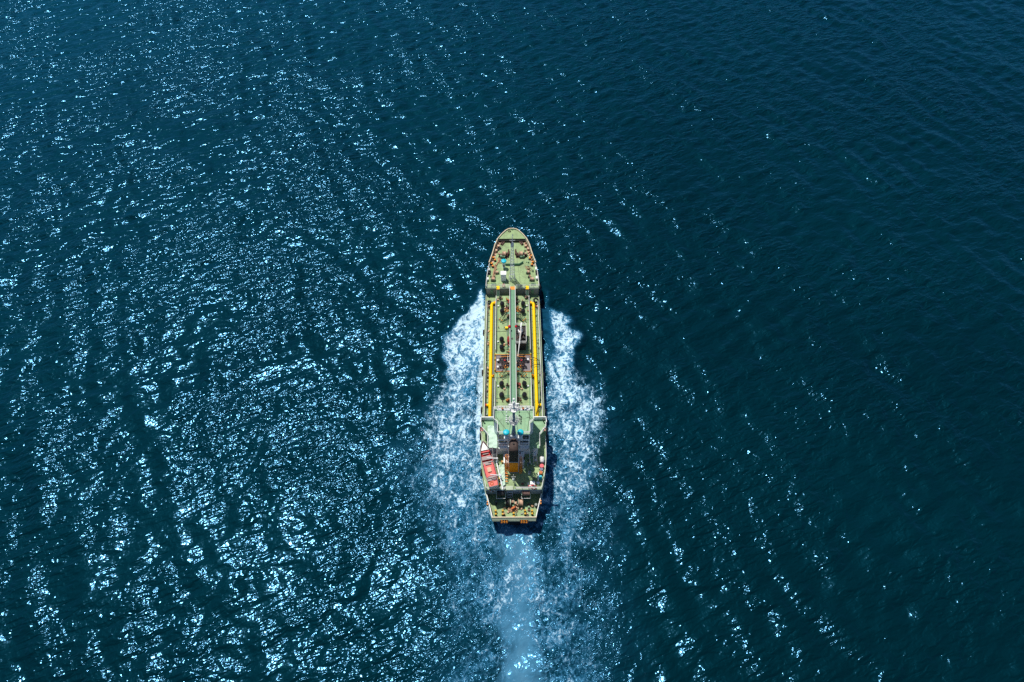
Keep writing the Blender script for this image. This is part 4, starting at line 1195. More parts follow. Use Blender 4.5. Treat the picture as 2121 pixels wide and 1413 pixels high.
for x in (-2.3, 1.9): MB().obox((x, 0.0), 0.35, 0.35, zt_ - 0.2, zt_ + 0.2, bev=0.05).build("signal_lamp", M['ropeo'], rm)
MB().obox((2.6, 0.05), 0.75, 0.18, zt_ - 0.1, zt_ + 0.15, 0.5).build("antenna_unit", M['white'], rm)
MB().cyl((0, 0.3, zt_), (0, 0.3, zt_ + 1.6), 0.16, 0.14, n=10).obox((0, 0.35), 0.5, 0.5, zt_ + 1.4, zt_ + 1.9, bev=0.08).build("radar_post", M['white'], rm)
MB().obox((0, 0.35), 2.2, 0.2, zt_ + 1.0, zt_ + 1.16, 0.12, bev=0.04).build("radar_scanner", M['white'], rm)
MB().cyl((0, -0.2, zt_), (0, -0.2, zt_ + 0.5), 0.1).sph((0, -0.2, zt_ + 0.5), 0.2, n=10, m=6).build("horn", M['bluegrey'], rm)
MB().cyl((0, 0.35, zt_ + 1.9), (0, 0.35, zt_ + 2.9), 0.1, 0.08, n=8).sph((0, 0.35, zt_ + 3.0), 0.28, 0.28, 0.22, 12, 6).build("dome_antenna", M['white'], rm)

# ---- funnel
fx = Q(4, 740, 1300, 9.0).x
fn = empty("funnel", (fx, -30.6, BD), ship)
FW = 0.98
m = MB(); pts = []
for i in range(13):                       # rounded front, square back
    t = math.pi * i / 12; pts.append((FW * math.cos(t), 0.9 + 0.95 * math.sin(t)))
pts += [(-FW, -1.1), (FW, -1.1)]
MB().prism(pts, 0, 4.95).build("casing", M['orange_deep'], fn)
pts2 = [(x * 1.03, (y - 0.4) * 1.03 + 0.4) for x, y in pts]
MB().prism(pts2, 4.95, 5.3).build("band", M['bluegrey'], fn)
MB().prism(pts2, 0.0, 0.35).build("base_band", M['bluegrey'], fn)
MB().prism(pts, 5.3, 10.2).build("black_top", M['soot'], fn)
m = MB()
ptsc = [(x * 1.0, y) for x, y in pts]
nn = len(ptsc); vs = [(x, y, 10.2) for x, y in ptsc] + [(x * 0.85, (y - 0.4) * 0.85 + 0.4, 10.75) for x, y in ptsc] + [(x * 0.4, (y - 0.4) * 0.5 + 0.4, 11.05) for x, y in ptsc]
fs_ = [(j * nn + i, j * nn + (i + 1) % nn, (j + 1) * nn + (i + 1) % nn, (j + 1) * nn + i) for j in range(2) for i in range(nn)] + [tuple(range(2 * nn, 3 * nn))]
m.add(vs, fs_, True); m.build("cap", M['sootcap'], fn)
for x, y in ((-0.35, 0.9), (0.35, 0.9), (0, 0.1)): MB().cyl((x, y, 10.6), (x, y, 11.3), 0.2, n=10).build("exhaust_pipe", M['soot'], fn)
# louvred engine casing wings and hooped ladders beside the funnel
for s_, hh in ((-1, 5.2), (1, 4.4)):
    m = MB(); x = s_ * 1.45
    for k in range(12):
        m.torus((x, -0.2 - 0.10 * k, hh + 1.2 - 0.45 * k), 0.36 if s_ < 0 else 0.27, 0.045, (0, 0.2, 1), n=14, m=5)
    for t in range(5):
        a = math.pi * t / 4 + (0 if s_ > 0 else math.pi); m.cyl((x + 0.42 * math.sin(a), -0.2 + 0.42 * math.cos(a), hh + 1.2), (x + 0.42 * math.sin(a), -1.3 + 0.42 * math.cos(a), hh - 3.7), 0.05, n=5)
    m.build("hooped_ladder", M['orange'], fn)
    m = MB(); m.cyl((s_ * 1.06, 0.9, 1.5), (s_ * 1.06, 0.9, 8.6), 0.12, n=8); m.cyl((s_ * 1.02, -0.9, 0.2), (s_ * 1.02, -0.9, 7.2), 0.08, n=8); m.build("exhaust_line", M['wall'], fn)
MB().obox((0, 1.5), 4.4, 2.2, 0.0, 1.9, bev=0.1).build("engine_casing", M['wall'], fn)
MB().obox((-1.6, -1.6), 0.5, 0.5, 0.0, 1.2, bev=0.05).build("fan_motor", M['ropeo'], fn)
m = MB()
for k in range(6): m.obox((-1.35 - 0.05 * k, -0.9 - 0.5 * k), 0.55, 0.2, 0.5 + 0.3 * (5 - k), 0.62 + 0.3 * (5 - k))
m.build("step_grating", M['orange'], fn)

# ---- stairs aft of the house
def house_stair(name, x, ytop, ybot, ztop, zbot, w, mat, tm, n=9, rail_h=0.9):
    root = empty(name, (x, ybot, zbot), ship)
    dy, dz = ytop - ybot, ztop - zbot
    m = MB()
    for s_ in (-1, 1): m.cyl((s_ * w / 2, 0, 0), (s_ * w / 2, dy, dz), 0.06, n=4, smooth=False)
    m.build("stringer", M[mat], root)
    m = MB()
    for k in range(n):
        t = (k + 0.5) / n; m.box(-w / 2, w / 2, dy * t - 0.12, dy * t + 0.12, dz * t - 0.03, dz * t + 0.03)
    m.build("treads", M[tm], root)
    m = MB()
    for s_ in (-1, 1):
        m.cyl((s_ * w / 2, 0, rail_h), (s_ * w / 2, dy, dz + rail_h), 0.05, n=5)
        for t in (0, .5, 1): m.cyl((s_ * w / 2, dy * t, dz * t), (s_ * w / 2, dy * t, dz * t + rail_h), 0.04, n=4)
    m.build("hand_rail", M['rail'], root)
p = Q(4, 397, 985, WD); house_stair("side_stair", p.x, yA, yA - 1.9, WD, BD, 0.9, 'gpipe', 'gpipe')
p = Q(4, 1072, 985, WD); house_stair("side_stair", p.x, yA, yA - 2.3, WD, BD, 0.9, 'rail', 'deck2')
p = Q(5, 660, 520, BD); house_stair("poop_stair", p.x + 0.1, Q(5, 660, 455, BD).y, -35.9, BD, 2.4, 1.25, 'gpipe', 'wall', 8)
MB().cyl(Q(4, 1150, 965, WD), Q(5, 1175, 190, BD + 0.4), 0.05, n=5).build("stay_rod", M['rail'], ship)

# ---- boat deck rails and gear
bdo = [(w - 0.12, y) for y, w in outline(6.6, -35.6, -19.6)]
MB().rail([(w, y, BD) for w, y in bdo if y < -22][::-1] + [(0.4, -35.6, BD)], 1.0, 3, 1.3, 0.07).build("guard_rail", M['rail'], ship)
MB().rail([(-w, y, BD) for w, y in bdo if y < -33.4][::-1] + [(-1.9, -35.6, BD)], 1.0, 3, 1.3, 0.07).build("guard_rail", M['rail'], ship)
p = Q(5, 660, 625, BD + 0.3); MB().obox((p.x - 0.1, p.y), 1.9, 0.95, BD, BD + 0.35, bev=0.06).build("stern_locker", M['side'], ship)
ms = Q(5, 738, 520, BD)
sm = empty("stern_mast", (ms.x, ms.y, BD), ship)
MB().cyl((0, 0, 0), (0, 0.0, 3.6), 0.08, 0.06, n=6).cyl((-0.5, 0, 2.6), (0.5, 0, 2.6), 0.045, n=5).build("pole", M['rail'], sm)
MB().cyl((0, 0, 1.6), (0, -0.25, 1.6), 0.3, 0.26, n=14).build("stern_light", M['white'], sm)
MB().cyl((0.9, -1.6, -2.0), (0, 0, 2.4), 0.04, n=5).cyl((1.2, -1.6, -2.0), (0, 0, 2.4), 0.04, n=5).build("stay_wire", M['bluegrey'], sm)
# white pipe stanchion on the starboard quarter
a = Q(5, 1197, 350, BD + 1.0); b = Q(5, 1190, 470, BD + 1.0)
MB().cyl(a, b, 0.14, n=8).cyl(b, b - Vector((0, 0, 1)), 0.1, n=8).cyl(a, a - Vector((0, 0, 1)), 0.1, n=8).build("pipe_arch", M['white'], ship)

# ---- davits and their parts
def davit(foot, head, name="boat_davit"):
    root = empty(name, (foot.x, foot.y, BD), ship)
    d = head - Vector((foot.x, foot.y, BD)); knee = Vector((0.05, 0, 2.3))
    MB().obox((0, 0), 0.75, 0.75, 0, 0.9, 0.3, 0.7, 0.08).build("winch_base", M['bluegrey'], root)
    m = MB(); m.cyl((0, 0, 0.3), knee, 0.17, 0.14, n=8); m.cyl(knee, d, 0.13, 0.10, n=8); m.cyl(d, d - Vector((0, 0, 0.5)), 0.05, n=5); m.build("arm", M['wall'], root)
    MB().sph(knee, 0.2, n=10, m=6).build("pivot", M['wall'], root)
davit(Q(4, 440, 1230, BD), Q(4, 255, 1135, BD + 3.0)); davit(Q(5, 505, 480, BD), Q(5, 315, 382, BD + 3.0))
a = Q(4, 432, 1230, BD + 1.5); b = Q(5, 545, 655, BD + 1.2)
MB().cyl(a, b, 0.13, n=6).build("davit_beam", M['wall'], ship)
for t in (0.05, 0.5, 0.95):
    q = a.lerp(b, t); MB().cyl((q.x, q.y, BD), q, 0.1, n=6).build("beam_post", M['wall'], ship)

# ---- mooring deck at the stern
PZ = 2.4
MB().prism(deck_poly(4.0, -41.05, -34.7, 0.05), 2.3, 2.4).build("mooring_deck", M['deck'], ship)
stb = outline(5.3, -41.10, -35.7)
for s_ in (-1, 1):
    pts = [(s_ * (w + 0.012), y) for y, w in stb]
    if s_ > 0: pts = pts[::-1]
    q = MB().ribbon(pts, 2.4, 4.45, 0.14).build("stern_bulwark", M['side'], ship)
    MB().ribbon(pts, 4.45, 4.52, 0.17).build("cap_rail", M['rail'], q)
w0 = float(np.interp(-41.10, OY, OW))
tr = MB().box(-w0 - 0.02, w0 + 0.02, -41.20, -41.05, 2.4, 4.45).build("transom", M['hull'], ship)
MB().box(-w0 - 0.05, w0 + 0.05, -41.22, -41.02, 4.45, 4.53).build("cap_rail", M['cream'], tr)
for z, d in ((4.36, 0.14), (4.08, 0.32), (3.78, 0.50)):
    MB().box(-w0 * (1 - d * 0.03), w0 * (1 - d * 0.03), -41.18 - d, -41.19, z - 0.26, z).build("strake", M['side'], tr)
# number boards
def text_mesh(txt, size, name, mat, loc, parent, rot=(R(90), 0, 0)):
    cu = bpy.data.curves.new(name, 'FONT'); cu.body = txt; cu.size = size; cu.extrude = 0.03; cu.align_x = 'CENTER'; cu.align_y = 'CENTER'; cu.space_character = 1.25; cu.offset = 0.02
    to = bpy.data.objects.new(name + "_curve", cu)
    me = bpy.data.meshes.new_from_object(to)
    bpy.data.objects.remove(to); bpy.data.curves.remove(cu)
    me.materials.clear(); me.materials.append(mat)
    o = bpy.data.objects.new(name, me); scene.collection.objects.link(o)
    o.location = loc; o.rotation_euler = rot; o.parent = parent
    return o
for zx, t_ in ((568, "344"), (930, "552")):
    p = Q(5, zx, 1235, 3.2)
    m = MB(); m.lathe((0, 0, 0), [(1.0, 0.0), (1.0, 0.10), (0.93, 0.13)], 28)
    m.v = [(x, y * 0.42, z) for x, y, z in m.v]
    q = m.build("number_board", M['soot'], tr)
    q.location = (p.x, -41.78, 3.68); q.rotation_euler = (R(42), 0, 0)
    text_mesh(t_, 0.84, "number", M['orange'], (0, 0, 0.16), q, (0, 0, 0))
p = Q(5, 765, 1180, 4.6)
MB().obox((p.x, -41.26), 0.8, 0.14, 3.8, 4.05).build("name_plate", M['bluegrey'], tr)
MB().tube([(p.x - 0.4, -41.40, 3.6), (p.x, -41.45, 3.3), (p.x + 0.1, -41.45, 2.9), (p.x + 0.35, -41.45, 2.5)], 0.09, 6).torus((p.x + 0.05, -41.42, 3.2), 0.28, 0.07, (0, 1, 0), n=14, m=5).build("stern_chain", M['darkm'], tr)

# bollards with yellow caps
for zx, zy in ((415, 1095), (412, 1035), (542, 1097), (542, 1035), (742, 1083), (745, 1142), (952, 1035), (955, 1092), (1080, 1037), (1082, 1090)):
    p = Q(5, zx, zy, 3.25)
    b = MB().lathe((p.x, p.y, PZ), [(0.30, 0), (0.22, 0.12), (0.2, 0.75)], 14).build("bollard", M['darkm'], ship)
    MB().lathe((p.x, p.y, PZ + 0.72), [(0.21, 0), (0.25, 0.06), (0.23, 0.13), (0.03, 0.17)], 14).build("cap", M['caps'], b)
# side rollers
for zx, zy in ((262, 905), (1235, 893)):
    p = Q(5, zx, zy, 4.5); q = MB().obox((p.x, p.y), 0.3, 0.9, 3.9, 4.6, bev=0.06).build("side_roller", M['machine'], ship)
    for dy in (-0.3, 0.3): MB().cyl((p.x, p.y + dy, 4.4), (p.x, p.y + dy, 4.8), 0.16, n=10).build("roller", M['orange'], q)
p = Q(5, 1150, 930, 3.3); q = empty("pedestal_roller", (p.x, p.y, PZ), ship)
MB().lathe((0, 0, 0), [(0.4, 0), (0.25, 0.2), (0.22, 0.7), (0.35, 0.8), (0.3, 0.95)], 14).build("roller_stand", M['gpipe'], q)
MB().sph((0.35, -0.2, 0.4), 0.25, n=10, m=6).build("roller_arm", M['darkm'], q)
# big mooring winch
p = Q(5, 760, 885, 3.5)
mw = empty("mooring_winch", (p.x, p.y, PZ), ship)
m = MB(); m.obox((0, 0), 4.6, 1.7, 0, 0.15, bev=0.1)
for x in (-2.1, -1.25, -0.1, 0.75, 1.85): m.obox((x, 0), 0.14, 1.5, 0.15, 1.5, taper=0.7)
m.build("bed_frame", M['greenm'], mw)
m = MB(); m.lathe((1.3, 0, 1.0), [(0.95, -0.5), (0.95, -0.42), (0.72, -0.4), (0.76, 0), (0.72, 0.4), (0.95, 0.42), (0.95, 0.5)], 22, axis=(1, 0, 0)); m.build("rope_drum", M['drum'], mw)
m = MB(); m.lathe((-1.65, 0, 1.0), [(0.95, -0.42), (0.95, -0.34), (0.6, -0.32), (0.6, 0.32), (0.95, 0.34), (0.95, 0.42)], 22, axis=(1, 0, 0)); m.build("rope_drum", M['darkm'], mw)
m = MB(); m.lathe((-0.95, 0, 1.0), [(0.85, -0.1), (0.85, 0.1)], 22, axis=(1, 0, 0)); m.build("brake_disc", M['side'], mw)
m = MB(); m.cyl((-0.8, -0.1, 1.35), (0.5, -0.1, 1.35), 0.1); m.obox((-0.4, 0.3), 0.6, 0.5, 0.8, 1.5, bev=0.08); m.obox((0.2, -0.3), 0.4, 0.4, 0.8, 1.4, bev=0.06); m.build("gearbox", M['drum'], mw)
m = MB(); m.cyl((-0.5, -0.6, 0.5), (0.4, -0.6, 0.5), 0.25); m.cyl((-0.1, -0.3, 1.0), (-0.1, -0.7, 1.6), 0.05); m.build("drive_motor", M['greenm'], mw)
# rope reels hung under the boat deck edge
for zx, mt in ((510, 'darkm'), (965, 'ropeb')):
    p = Q(5, zx, 672, 5.6)
    p.y -= 0.5
    r = empty("rope_reel", (p.x, p.y, PZ), ship)
    MB().obox((0, 0), 2.0, 1.6, 0, 0.12, bev=0.05).box(-0.98, -0.86, -0.6, 0.6, 0.12, 3.4).box(0.86, 0.98, -0.6, 0.6, 0.12, 3.4).build("frame", M['greenm'], r)
    MB().lathe((0, 0, 3.2), [(0.85, -0.82), (0.85, -0.76), (0.62, -0.74), (0.7, -0.3), (0.64, 0.1), (0.7, 0.4), (0.62, 0.74), (0.85, 0.76), (0.85, 0.82)], 20, axis=(1, 0, 0)).build("rope_drum", M[mt], r)
    MB().cyl((-1.0, -1.0, 2.4), (1.0, -1.0, 2.4), 0.07, n=6).cyl((-1.0, -1.0, 2.4), (-1.0, 0, 3.2), 0.05, n=5).cyl((1.0, -1.0, 2.4), (1.0, 0, 3.2), 0.05, n=5).build("guide_bar", M['rail'], r)

# ---- small gear about the stern and the boat deck
rs = random.Random(31)
for k in range(26):
    x = rs.uniform(-4.2, 4.2); y = rs.uniform(-40.2, -35.4)
    if abs(x) < 0.5 and y < -39: continue
    MB().obox((x, y), rs.uniform(0.2, 0.7), rs.uniform(0.2, 0.6), PZ, PZ + rs.uniform(0.2, 0.9), rs.uniform(0, 1.5), 0.8, 0.04).build("deck_fitting", M[rs.choice(('machine', 'greenm', 'darkm', 'drum', 'rope', 'gpipe'))], ship)
for k in range(5):
    x = rs.uniform(-3.5, 3.5); y = rs.uniform(-40, -36)
    MB().tube([(x, y, PZ + 0.2), (x + rs.uniform(-1.2, 1.2), y + rs.uniform(-0.5, 0.5), PZ + 0.25), (x + rs.uniform(-2, 2), y + rs.uniform(-1, 1), PZ + 0.2)], 0.06, 5).build("deck_pipe", M['machine'], ship)
for k in range(30):
    x = rs.uniform(1.8, 6.3); y = rs.uniform(-34.8, -27.5)
    MB().obox((x, y), rs.uniform(0.15, 0.6), rs.uniform(0.2, 0.7), BD, BD + rs.uniform(0.2, 0.8), rs.uniform(-0.2, 0.2), 0.9, 0.04).build("deck_fitting", M[rs.choice(('wall', 'greenm', 'bluegrey', 'machine', 'white', 'gpipe', 'side'))], ship)
for k in range(12):
    x = rs.uniform(-3.2, -1.9); y = rs.uniform(-34.8, -29)
    MB().obox((x, y), rs.uniform(0.15, 0.4), rs.uniform(0.2, 0.5), BD, BD + rs.uniform(0.3, 1.0), rs.uniform(-0.2, 0.2), 0.9, 0.04).build("deck_fitting", M[rs.choice(('wall', 'orange', 'bluegrey', 'caps', 'cyan', 'machine'))], ship)
for x, w, hh in ((2.0, 0.8, 1.5), (4.6, 0.9, 1.1), (-4.2, 0.8, 1.3)):
    MB().obox((x, -27.6), w, 0.7, BD, BD + hh, bev=0.05).build("wall_locker", M['wall'], ship)
# ------------------------------------------------------------------ loose things on board
# lifeboat (port side, on its davits)
bow = Q(4, 178, 835, BD + 1.9); stern = Q(5, 380, 600, BD + 1.9)
LB = (bow - stern); LBn = LB.length
ang = math.atan2(LB.y, LB.x)
mid = (bow + stern) / 2
ca, sa = math.cos(YAW), math.sin(YAW)
lb = empty("lifeboat", (SX + ca * mid.x - sa * mid.y, SY + sa * mid.x + ca * mid.y, BD + 0.7), None, ang + YAW)
tag(lb, "open red lifeboat with white bow and grey seats hung beside the port rail", "lifeboat")
hl = LBn / 2
def boat_w(t):                       # t 0 stern .. 1 bow
    return 1.28 * (0.80 + 0.2 * min(t / 0.25, 1)) * (1 - max(0, (t - 0.62) / 0.38) ** 2.0) ** 0.75
def boat_shell(outer, zt, zk, inset, flip=False):
    m = MB(); N_ = 22; K = 8; vs = []
    for i in range(N_ + 1):
        t = i / N_; w = max(boat_w(min(t, 0.999)) - inset, 0.02); x = -hl + 2 * hl * t - (inset * 1.5 if t > 0.95 else 0) + (inset if t < 0.02 else 0)
        sheer = 0.28 * (2 * t - 0.9) ** 2
        for k in range(K + 1):
            a = math.pi * k / K
            vs.append((x, w * math.cos(a), zk + (zt + sheer - zk) * (1 - math.sin(a) ** 0.7) + 0.0))
    fs = [(i * (K + 1) + k, i * (K + 1) + k + 1, (i + 1) * (K + 1) + k + 1, (i + 1) * (K + 1) + k) for i in range(N_) for k in range(K)]
    fs.append(tuple(range(K, -1, -1)))
    m.add(vs, fs, True)
    return m
boat_shell(True, 1.2, 0.0, 0.0).build("hull", M['white'], lb)
boat_shell(False, 1.19, 0.25, 0.12).build("inner_lining", M['boatred'], lb)
m = MB(); pl_ = []; pr_ = []
for i in range(23):
    t = i / 22; w = max(boat_w(min(t, 0.999)), 0.02); x = -hl + 2 * hl * t; z = 1.22 + 0.28 * (2 * t - 0.9) ** 2
    pl_.append((x, w, z)); pr_.append((x, -w, z))
m.tube(pl_ + pr_[::-1], 0.07, 6, closed=True); m.build("gunwale", M['seat'], lb)
def cross(t0, t1, z, mat, name, inset=0.14, th=0.08):
    a, b = -hl + 2 * hl * t0, -hl + 2 * hl * t1; wa, wb = boat_w(t0) - inset, boat_w(t1) - inset
    m = MB(); vs = []
    for zz in (z - th, z): vs += [(a, -wa, zz), (b, -wb, zz), (b, wb, zz), (a, wa, zz)]
    m.add(vs, [(3, 2, 1, 0), (4, 5, 6, 7), (0, 1, 5, 4), (1, 2, 6, 5), (2, 3, 7, 6), (3, 0, 4, 7)]); return m.build(name, M[mat], lb)
cross(0.80, 0.995, 1.32, 'white', "bow_cover"); cross(0.765, 0.80, 1.05, 'boatred', "bow_thwart", 0.2)
cross(0.60, 0.68, 0.98, 'seat', "thwart"); cross(0.49, 0.56, 0.95, 'seat', "thwart"); cross(0.735, 0.765, 0.7, 'seat', "thwart", 0.5)
cross(0.24, 0.47, 1.0, 'boatpink', "centre_cover", 0.22, 0.25); cross(0.02, 0.12, 1.12, 'boatpink', "stern_cover", 0.16, 0.2)
cross(0.145, 0.185, 0.95, 'seat', "thwart"); cross(0.20, 0.235, 0.95, 'seat', "thwart")
for yy in (-0.85, 0.85):
    MB().obox((-hl + 2 * hl * 0.37, yy), 2 * hl * 0.3, 0.28, 0.9, 1.08, bev=0.05).build("side_bench", M['boatred'], lb)
MB().obox((-hl + 2 * hl * 0.37, 0.1), 1.1, 0.85, 1.0, 1.3, 0.05, bev=0.1).build("engine_box", M['drum'], lb)
MB().torus((-hl + 2 * hl * 0.075, 0.3, 1.18), 0.34, 0.09, n=16, m=6).build("rope_coil", M['ropeo'], lb)
MB().tube([(hl - 0.1, 0.0, 1.5), (hl + 0.6, 0.05, 1.3), (hl + 1.6, -0.1, 1.5), (hl + 2.4, 0.2, 2.2)], 0.06, 5).build("bow_painter", M['rail'], lb)

def at_ship(v):
    return v
# mooring rope across the forecastle
m = MB(); rr = random.Random(5)
base = [(452, 655), (478, 700), (440, 745), (415, 790), (395, 850), (385, 910), (375, 970), (362, 1040)]
for k in range(5):
    path = []
    for i, (zx, zy) in enumerate(base):
        q = Q(1, zx + rr.uniform(-10, 10) + 7 * (k - 2), zy + rr.uniform(-8, 8), 6.72 + 0.04 * k + (0.75 if i == len(base) - 1 else 0)); path.append(q)
    m.tube(path, 0.065, 5)
for k in range(4):
    p = Q(1, 470 + 9 * k, 665 + 22 * k, 6.74); m.torus(p, 0.35 + 0.05 * k, 0.06, (0.1 * k, 0.1, 1), n=16, m=5)
thing_mesh(m, "mooring_rope", M['rope'], "long tan mooring rope snaking over the forward green deck by the port bitts", "rope")
m = MB()
for k in range(3): m.torus(Q(1, 995 + 8 * k, 838 - 4 * k, 6.72 + 0.1 * k), 0.62 - 0.1 * k, 0.045, (0.05 * k, 0.1, 1), n=24, m=5)
m.tube([Q(1, 1040, 830, 6.75), Q(1, 1068, 855, 6.75), Q(1, 1040, 880, 6.8), Q(1, 1070, 900, 6.75)], 0.05, 5)
thing_mesh(m, "rope_coil", M['rope'], "thin loosely coiled tan rope ahead of the starboard forecastle winch", "rope")
# heap of rope and netting on the mooring deck
m = MB(); rr = random.Random(12)
c = Q(5, 725, 1010, 2.8)
for k in range(26):
    a = rr.uniform(0, 6.28); d = rr.uniform(0, 0.75)
    m.torus((c.x + d * math.cos(a) * 1.2, c.y + d * math.sin(a) * 0.8, PZ + 0.1 + rr.uniform(0, 0.5) * (1 - d * 0.8)), rr.uniform(0.2, 0.42), 0.06, (rr.uniform(-.5, .5), rr.uniform(-.5, .5), 1), n=14, m=5)
m2 = MB(); a = Q(5, 700, 1020, 3.3); b = Q(5, 775, 975, 3.3)
for k in range(5): m2.tube([a + Vector((0, 0.09 * k, 0)), (a + b) / 2 + Vector((0.05, 0.09 * k, 0.12)), b + Vector((0, 0.09 * k, 0))], 0.06, 5)
ob = thing_mesh(m, "rope_heap", M['rope'], "untidy heap of tan and orange rope behind the stern winch", "rope heap", None, [(m2, "orange_strand", M['ropeo'])])
m = MB(); q = Q(5, 815, 970, 2.9); m.torus((q.x, q.y, PZ + 0.45), 0.3, 0.12, (0.2, 0.1, 1), n=18, m=8)
thing_mesh(m, "rope_coil", M['drum'], "small pale coil of rope at the right end of the stern rope heap", "rope")
# black hose over the starboard deck
m = MB(); m.tube([Q(2, 1020, 1232, 5.6), Q(2, 1090, 1240, 5.7), Q(2, 1160, 1262, 5.6), Q(2, 1200, 1300, 5.3), Q(2, 1220, 1350, 5.1), Q(3, 1232, 420, 4.9), Q(3, 1240, 620, 4.6), Q(3, 1238, 800, 4.5), Q(3, 1222, 950, 4.9), Q(3, 1200, 1060, 5.4), Q(3, 1168, 1160, 5.5), Q(3, 1155, 1225, 5.4)], 0.085, 8)
thing_mesh(m, "cargo_hose", M['rubber'], "long black hose looping from the manifold over the starboard yellow pipe", "hose", "black hoses over the starboard pipe")
m = MB(); m.tube([Q(3, 1050, 345, 5.3), Q(3, 1090, 330, 5.6), Q(3, 1140, 312, 5.6), Q(3, 1185, 312, 5.4), Q(3, 1225, 325, 4.9)], 0.07, 8)
thing_mesh(m, "cargo_hose", M['rubber'], "short black hose arching across the starboard yellow pipe abeam of the manifold", "hose", "black hoses over the starboard pipe")
m = MB(); m.tube([Q(3, 405, 150, 5.2), Q(3, 412, 250, 5.15), Q(3, 405, 360, 5.15), Q(3, 418, 430, 5.15), Q(3, 432, 468, 5.15)], 0.07, 6)
thing_mesh(m, "cargo_hose", M['rubber'], "thin dark hose lying along the port edge of the manifold tray", "hose")

# tyre fenders
def tyre(p, R_, r, axis, label, rope_to=None):
    m = MB(); m.torus(p, R_, r, axis, n=22, m=10)
    parts = []
    m2 = MB()
    if rope_to is not None:
        m2.cyl(Vector(p) + Vector((0, 0, R_ * 0.8)), rope_to, 0.04, n=5)
        parts = [(m2, "lashing", M['rope'])]
    thing_mesh(m, "tyre_fender", M['rubber'], label, "tyre", "tyre fenders round the ship", parts)
def side_tyre(n_, zx, zy, z, s_, label, R_=0.62):
    p = Q(n_, zx, zy, z); w = float(np.interp(p.y, OY, OW))
    tyre(Vector((s_ * (w + 0.20), p.y, z)), R_, 0.24, (1, 0, 0), label, Vector((s_ * (w - 0.1), p.y, z + R_ + 1.0)))
side_tyre(2, 220, 790, 3.4, -1, "black tyre hung on the port side level with the hose crane")
side_tyre(3, 200, 465, 3.4, -1, "black tyre hung on the port side just behind the manifold")
side_tyre(2, 1262, 815, 3.4, 1, "black tyre hung on the starboard side level with the hose crane")
side_tyre(3, 1297, 515, 3.4, 1, "black tyre hung on the starboard side just behind the manifold")
side_tyre(3, 1320, 1190, 3.4, 1, "black tyre hung on the starboard side just ahead of the bridge wing")
side_tyre(3, 175, 1150, 3.4, -1, "black tyre hung on the port side just ahead of the bridge wing")
side_tyre(4, 105, 640, 5.4, -1, "upper black tyre hanging on the port side beneath the bridge wing", 0.75)
side_tyre(4, 108, 730, 4.6, -1, "large black tyre hanging beside the white bow of the lifeboat", 0.85)
side_tyre(4, 1352, 655, 5.2, 1, "large black tyre hanging beneath the starboard bridge wing", 0.8)
side_tyre(4, 1358, 755, 4.6, 1, "lower black tyre hanging just behind the starboard bridge wing", 0.75)
side_tyre(5, 130, 345, 4.2, -1, "black tyre hung outside the middle of the lifeboat", 0.65)
side_tyre(1, 1240, 1200, 5.3, 1, "black tyre hung at the starboard rear corner of the forecastle", 0.6)
p = Q(2, 1150, 212, 4.6)
tyre(Vector((p.x, p.y, 4.85)), 0.58, 0.25, (0.35, -0.3, 1), "big black tyre propped on the side deck at the head of the starboard yellow pipe")
p = Q(2, 290, 245, 4.6)
tyre(Vector((p.x, p.y, 4.75)), 0.52, 0.22, (-0.5, -0.2, 1), "black tyre lying in shadow at the head of the port yellow pipe")

# life rings
def ring_buoy(p, axis, label, r=0.36, mat='red'):
    m = MB(); m.torus(p, r, 0.10, axis, n=24, m=8)
    m2 = MB()
    for k in range(4): m2.torus(p, r, 0.112, axis, n=3, m=8, a0=k * 0.25 + 0.02, a1=k * 0.25 + 0.09)
    thing_mesh(m, "life_ring", M[mat], label, "life ring", "life rings", [(m2, "white_band", M['white'])])
ring_buoy(Q(1, 560, 1160, 7.1), (0, -0.7, 1), "red life ring on the forecastle rail behind the white deck locker")
ring_buoy(Q(5, 1112, 612, 7.2), (0, -0.8, 1), "red life ring on the stern rail to the right of the brown rope reel", 0.5)
ring_buoy(Q(5, 345, 650, 6.9), (0, -0.5, 1), "dark red ring behind the stern of the red lifeboat", 0.5, 'machine')
ring_buoy(Q(4, 165, 615, 10.6), (-0.6, -0.4, 1), "red life ring on the rail of the port bridge wing", 0.32)
ring_buoy(Q(4, 1300, 615, 10.6), (0.6, -0.4, 1), "red life ring on the rail of the starboard bridge wing", 0.32)
p = Q(5, 1040, 592, 7.2); m = MB(); m.obox((p.x, p.y), 0.75, 0.28, BD + 0.35, BD + 0.85, 0.1, bev=0.08); m2 = MB(); m2.obox((p.x, p.y), 0.2, 0.32, BD + 0.35, BD + 0.87, 0.1)
thing_mesh(m, "buoy_box", M['pink'], "small pinkish red float box on the stern rail left of the life ring", "float", None, [(m2, "strap", M['white'])])

